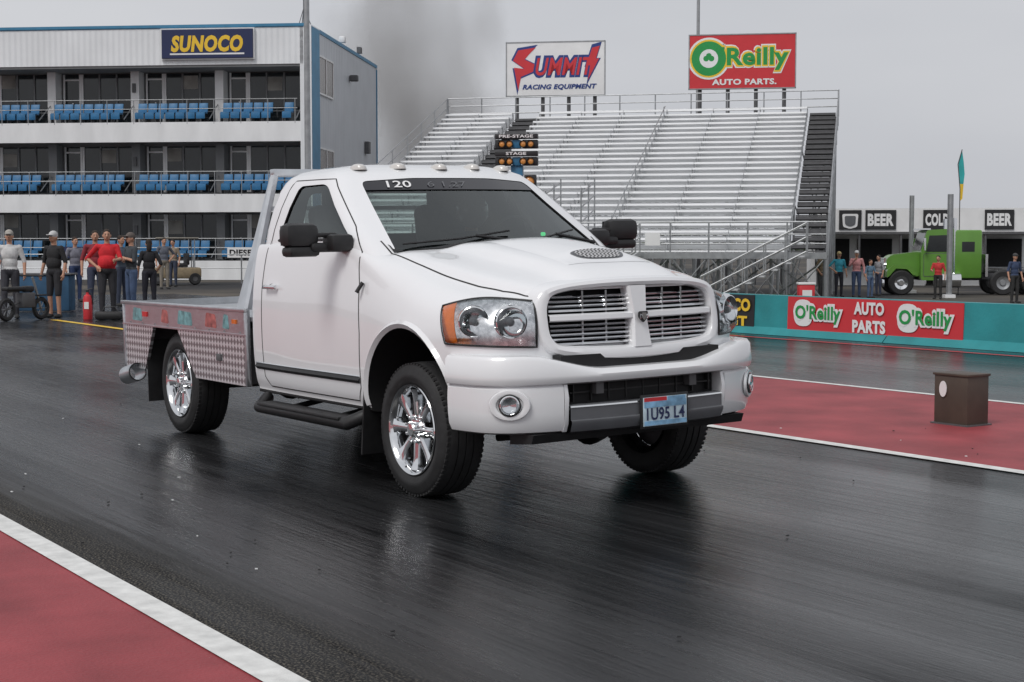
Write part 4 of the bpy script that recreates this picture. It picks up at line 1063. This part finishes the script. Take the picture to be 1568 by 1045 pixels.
s.prism(roundpoly([(-2.02,.7),(-2.02,1.5),(-1.95,1.5),(-1.95,.7)],.02),-.42,.42,CHROME)
s.box((-2.15,0,.48),(.12,2.0,.3),CHROME,bevel=.03)
for y in (-.8,.8):
    s.prism(roundpoly([(-2.0,.7),(-2.0,1.0),(-1.7,1.22),(-1.1,1.2),(-.8,.85),(-.95,.8),(-1.2,1.05),(-1.65,1.08),(-1.88,.8)],.05),y-.22,y+.22,GT)
    s.lathe([(0,.1),(.1,.08),(.12,0)],CHROME,Matrix.Translation((-2.02,y,1.2))@Matrix.Rotation(R(-90),4,'Y'),14)
    s.tube([(.68,y*1.15,.6),(.68,y*1.15,3.1)],.08,CHROME,10)
    s.tube([(-.1,y*1.2,.62),(.9,y*1.2,.62)],.3,CHROME,16)
    s.box((-.55,y*1.45,2.05),(.06,.15,.5),CHROME)
    s.box((3.4,y*.55,.75),(4.4,.12,.22),DSTEEL)
    for x in (-1.42,2.6,3.85):
        s.lathe([(.27,-.13),(.45,-.14),(.5,-.1),(.5,.1),(.45,.14),(.27,.13)],RUB,Matrix.Translation((x,y*1.1,.5))@Matrix.Rotation(R(90),4,'X'),28,closed=True)
        s.lathe([(0,.12),(.1,.12),(.14,.05),(.27,.1)],CHROME if x<0 else STEEL,Matrix.Translation((x,y*1.1,.5))@Matrix.Rotation(R(90)*(1 if y<0 else -1),4,'X'),20)
s.box((4.2,0,.98),(2.6,2.2,.12),DSTEEL); s.box((1.95,0,1.2),(.1,1.9,.9),CHROME)
s.build('cab_and_chassis',st)
s=MB(); s.box((0,0,1.9),(6,2.4,2.6),PWHITE,bevel=.03); s.box((0,-1.21,.55),(5.9,.02,.1),DSTEEL)
for x in (-2,-1,2): s.lathe([(0,-.12),(.45,-.12),(.48,0),(.45,.12),(0,.12)],RUB,Matrix.Translation((x,-1.1,.45))@Matrix.Rotation(R(90),4,'X'),20)
s.build('cargo_trailer',loc=(at(1500,84)[0],84,-.5))
s=MB(); s.box((0,0,.35),(.5,.4,.65),PRED,bevel=.04); s.box((0,0,.7),(.54,.44,.07),PWHITE,bevel=.02); s.box((0,-.21,.4),(.3,.01,.2),PWHITE); s.build('drink_cooler',loc=(at(1234,47.5)[0],47.5,-.40))

# left paddock clutter
s=MB(); BT=M('blue_cloth',(.03,.09,.17),.8,var=.25,vs=3,bump=.3,bs=8)
s.box((0,0,.42),(1.2,.5,.8),BT,bevel=.03); s.box((0,0,.84),(1.3,.56,.04),DSTEEL,bevel=.01); s.build('covered_table',loc=(*at(70,34),0))
s=MB(); s.lathe([(0,0),(.085,.0),(.09,.02),(.09,.4),(.07,.47),(.03,.5),(.03,.54),(0,.54)],PRED,Matrix.Identity(4),20); s.box((0,0,.56),(.05,.05,.05),BLACK); s.tube([(0,0,.55),(.08,0,.5),(.11,0,.3)],.012,BLACK,6); s.tube([(-.02,0,.58),(.1,0,.62)],.01,BLACK,6); s.box((0,-.09,.28),(.09,.01,.14),PWHITE); s.build('fire_extinguisher',loc=(*at(134,30.3),0))
s=MB()
for x in (-.45,.45): s.lathe([(.15,-.035),(.2,-.04),(.23,0),(.2,.04),(.15,.035)],RUB,Matrix.Translation((x,0,.23))@Matrix.Rotation(R(90),4,'X'),24,closed=True); s.lathe([(0,-.02),(.03,-.02),(.03,.02),(0,.02)],DSTEEL,Matrix.Translation((x,0,.23))@Matrix.Rotation(R(90),4,'X'),16); [s.tube([(x,0,.23),(x+.16*math.cos(q),0,.23+.16*math.sin(q))],.008,STEEL,5) for q in (0,1.05,2.1,3.14,4.19,5.24)]
s.tube([(.45,0,.23),(.3,0,.7),(.24,0,.85)],.025,STEEL,8); s.tube([(.24,-.3,.88),(.24,.3,.88)],.016,BLACK,8); s.tube([(-.45,0,.23),(-.1,0,.38),(.28,0,.6),(-.4,0,.58)],.025,DSTEEL,8)
s.box((-.25,0,.63),(.5,.18,.08),BLACK,bevel=.03); s.box((.05,0,.40),(.34,.22,.30),DSTEEL,bevel=.03); s.box((.1,0,.62),(.25,.16,.12),PBLK,bevel=.04); s.box((.42,0,.49),(.3,.12,.03),PBLK,bevel=.01)
s.build('mini_bike',loc=(*at(36,29.8),0),rz=R(62))
s=MB(); s.box((0,0,.09),(.55,.3,.16),BLACK,bevel=.05); s.tube([(-.15,0,.17),(-.1,0,.26),(.1,0,.26),(.15,0,.17)],.015,BLACK,6); s.build('duffel_bag',loc=(*at(168,30),0))
s=MB()
for (x,y) in ((-.7,.0),(.7,0)): s.lathe([(.1,-.07),(.2,-.08),(.24,0),(.2,.08),(.1,.07)],RUB,Matrix.Translation((x,-.45,.24))@Matrix.Rotation(R(90),4,'X'),20,closed=True); s.lathe([(0,-.05),(.12,-.05),(.12,.05),(0,.05)],DSTEEL,Matrix.Translation((x,-.45,.24))@Matrix.Rotation(R(90),4,'X'),14)
s.box((0,0,.45),(1.9,1.0,.42),cl((.28,.22,.14)),bevel=.08); s.box((.2,0,.75),(.5,.9,.15),BLACK,bevel=.04); s.box((.45,0,.98),(.12,.9,.45),BLACK,bevel=.04)
for x in(-.5,.7):
    for y in(-.45,.45): s.tube([(x,y,.4),(x,y,1.75)],.02,STEEL,6)
s.box((.1,0,1.78),(1.5,1.05,.05),cl((.3,.28,.24)),bevel=.02); s.build('golf_cart',loc=(*at(268,58),0),rz=R(20))
s=MB()
for k in range(14):
    X=-24+k*1.9; s.tube([(X,60,0),(X,60,1.15)],.03,STEEL,6)
for z in (.6,1.15): s.tube([(-24,60,z),(.7,60,z)],.02,STEEL,6)
s.build('rail_fence',loc=(0,0,0))

LEAF=M('distant_foliage',(.05,.075,.03),.9,var=.5,vs=.4)
s=MB()
for k in range(2600):
    t=random.random(); X=-260+t*620; Y=230+30*math.sin(X*.02)+random.uniform(-6,6)
    hh=3.5+2.2*math.sin(X*.09)+1.3*math.sin(X*.31+1); z=random.uniform(0,max(1.5,hh)); a=random.uniform(.5,1.3)
    n=Vector((random.gauss(0,1),random.gauss(0,1),random.gauss(0,1))).normalized(); u=n.orthogonal().normalized()*a; v=n.cross(u).normalized()*a
    c=Vector((X,Y,z)); s.add([c-u-v*.4,c+u-v*.7,c+u*.6+v,c-u*.8+v*.8],[[0,1,2,3]],LEAF)
s.build('treeline',smooth=False,fixn=False)

# ------------------------------------------------------------ diesel smoke
sm=bpy.data.materials.new('smoke'); sm.use_nodes=True; nt=sm.node_tree; nt.nodes.remove(nt.nodes['Principled BSDF'])
pv=nt.nodes.new('ShaderNodeVolumePrincipled'); pv.inputs['Color'].default_value=(.34,.31,.29,1)
tcx=nt.nodes.new('ShaderNodeTexCoord'); L=nt.links.new
ln=nt.nodes.new('ShaderNodeVectorMath'); ln.operation='LENGTH'; L(tcx.outputs['Object'],ln.inputs[0])
nn=nt.nodes.new('ShaderNodeTexNoise'); nn.inputs['Scale'].default_value=1.9; nn.inputs['Detail'].default_value=3; L(tcx.outputs['Object'],nn.inputs['Vector'])
ad=nt.nodes.new('ShaderNodeMath'); ad.operation='MULTIPLY_ADD'; ad.inputs[1].default_value=1.5; ad.inputs[2].default_value=-.75; L(nn.outputs['Fac'],ad.inputs[0])
a2=nt.nodes.new('ShaderNodeMath'); a2.operation='ADD'; L(ln.outputs['Value'],a2.inputs[0]); L(ad.outputs[0],a2.inputs[1])
mr=nt.nodes.new('ShaderNodeMapRange'); mr.inputs['From Min'].default_value=.85; mr.inputs['From Max'].default_value=.1; mr.inputs['To Max'].default_value=.22; L(a2.outputs[0],mr.inputs[0])
L(mr.outputs[0],pv.inputs['Density']); L(pv.outputs[0],nt.nodes['Material Output'].inputs['Volume'])
try: sm.cycles.volume_step_rate=3
except Exception as e: print(e)
s=MB(); ell(s,(0,0,0),(1,1,1)); s.mats=[sm]; o=s.build('smoke',loc=(-5.4,90,9.2)); o.scale=(7.2,6,11.5); o.rotation_euler=(0,R(-6),0)
print('objects',len(bpy.data.objects))
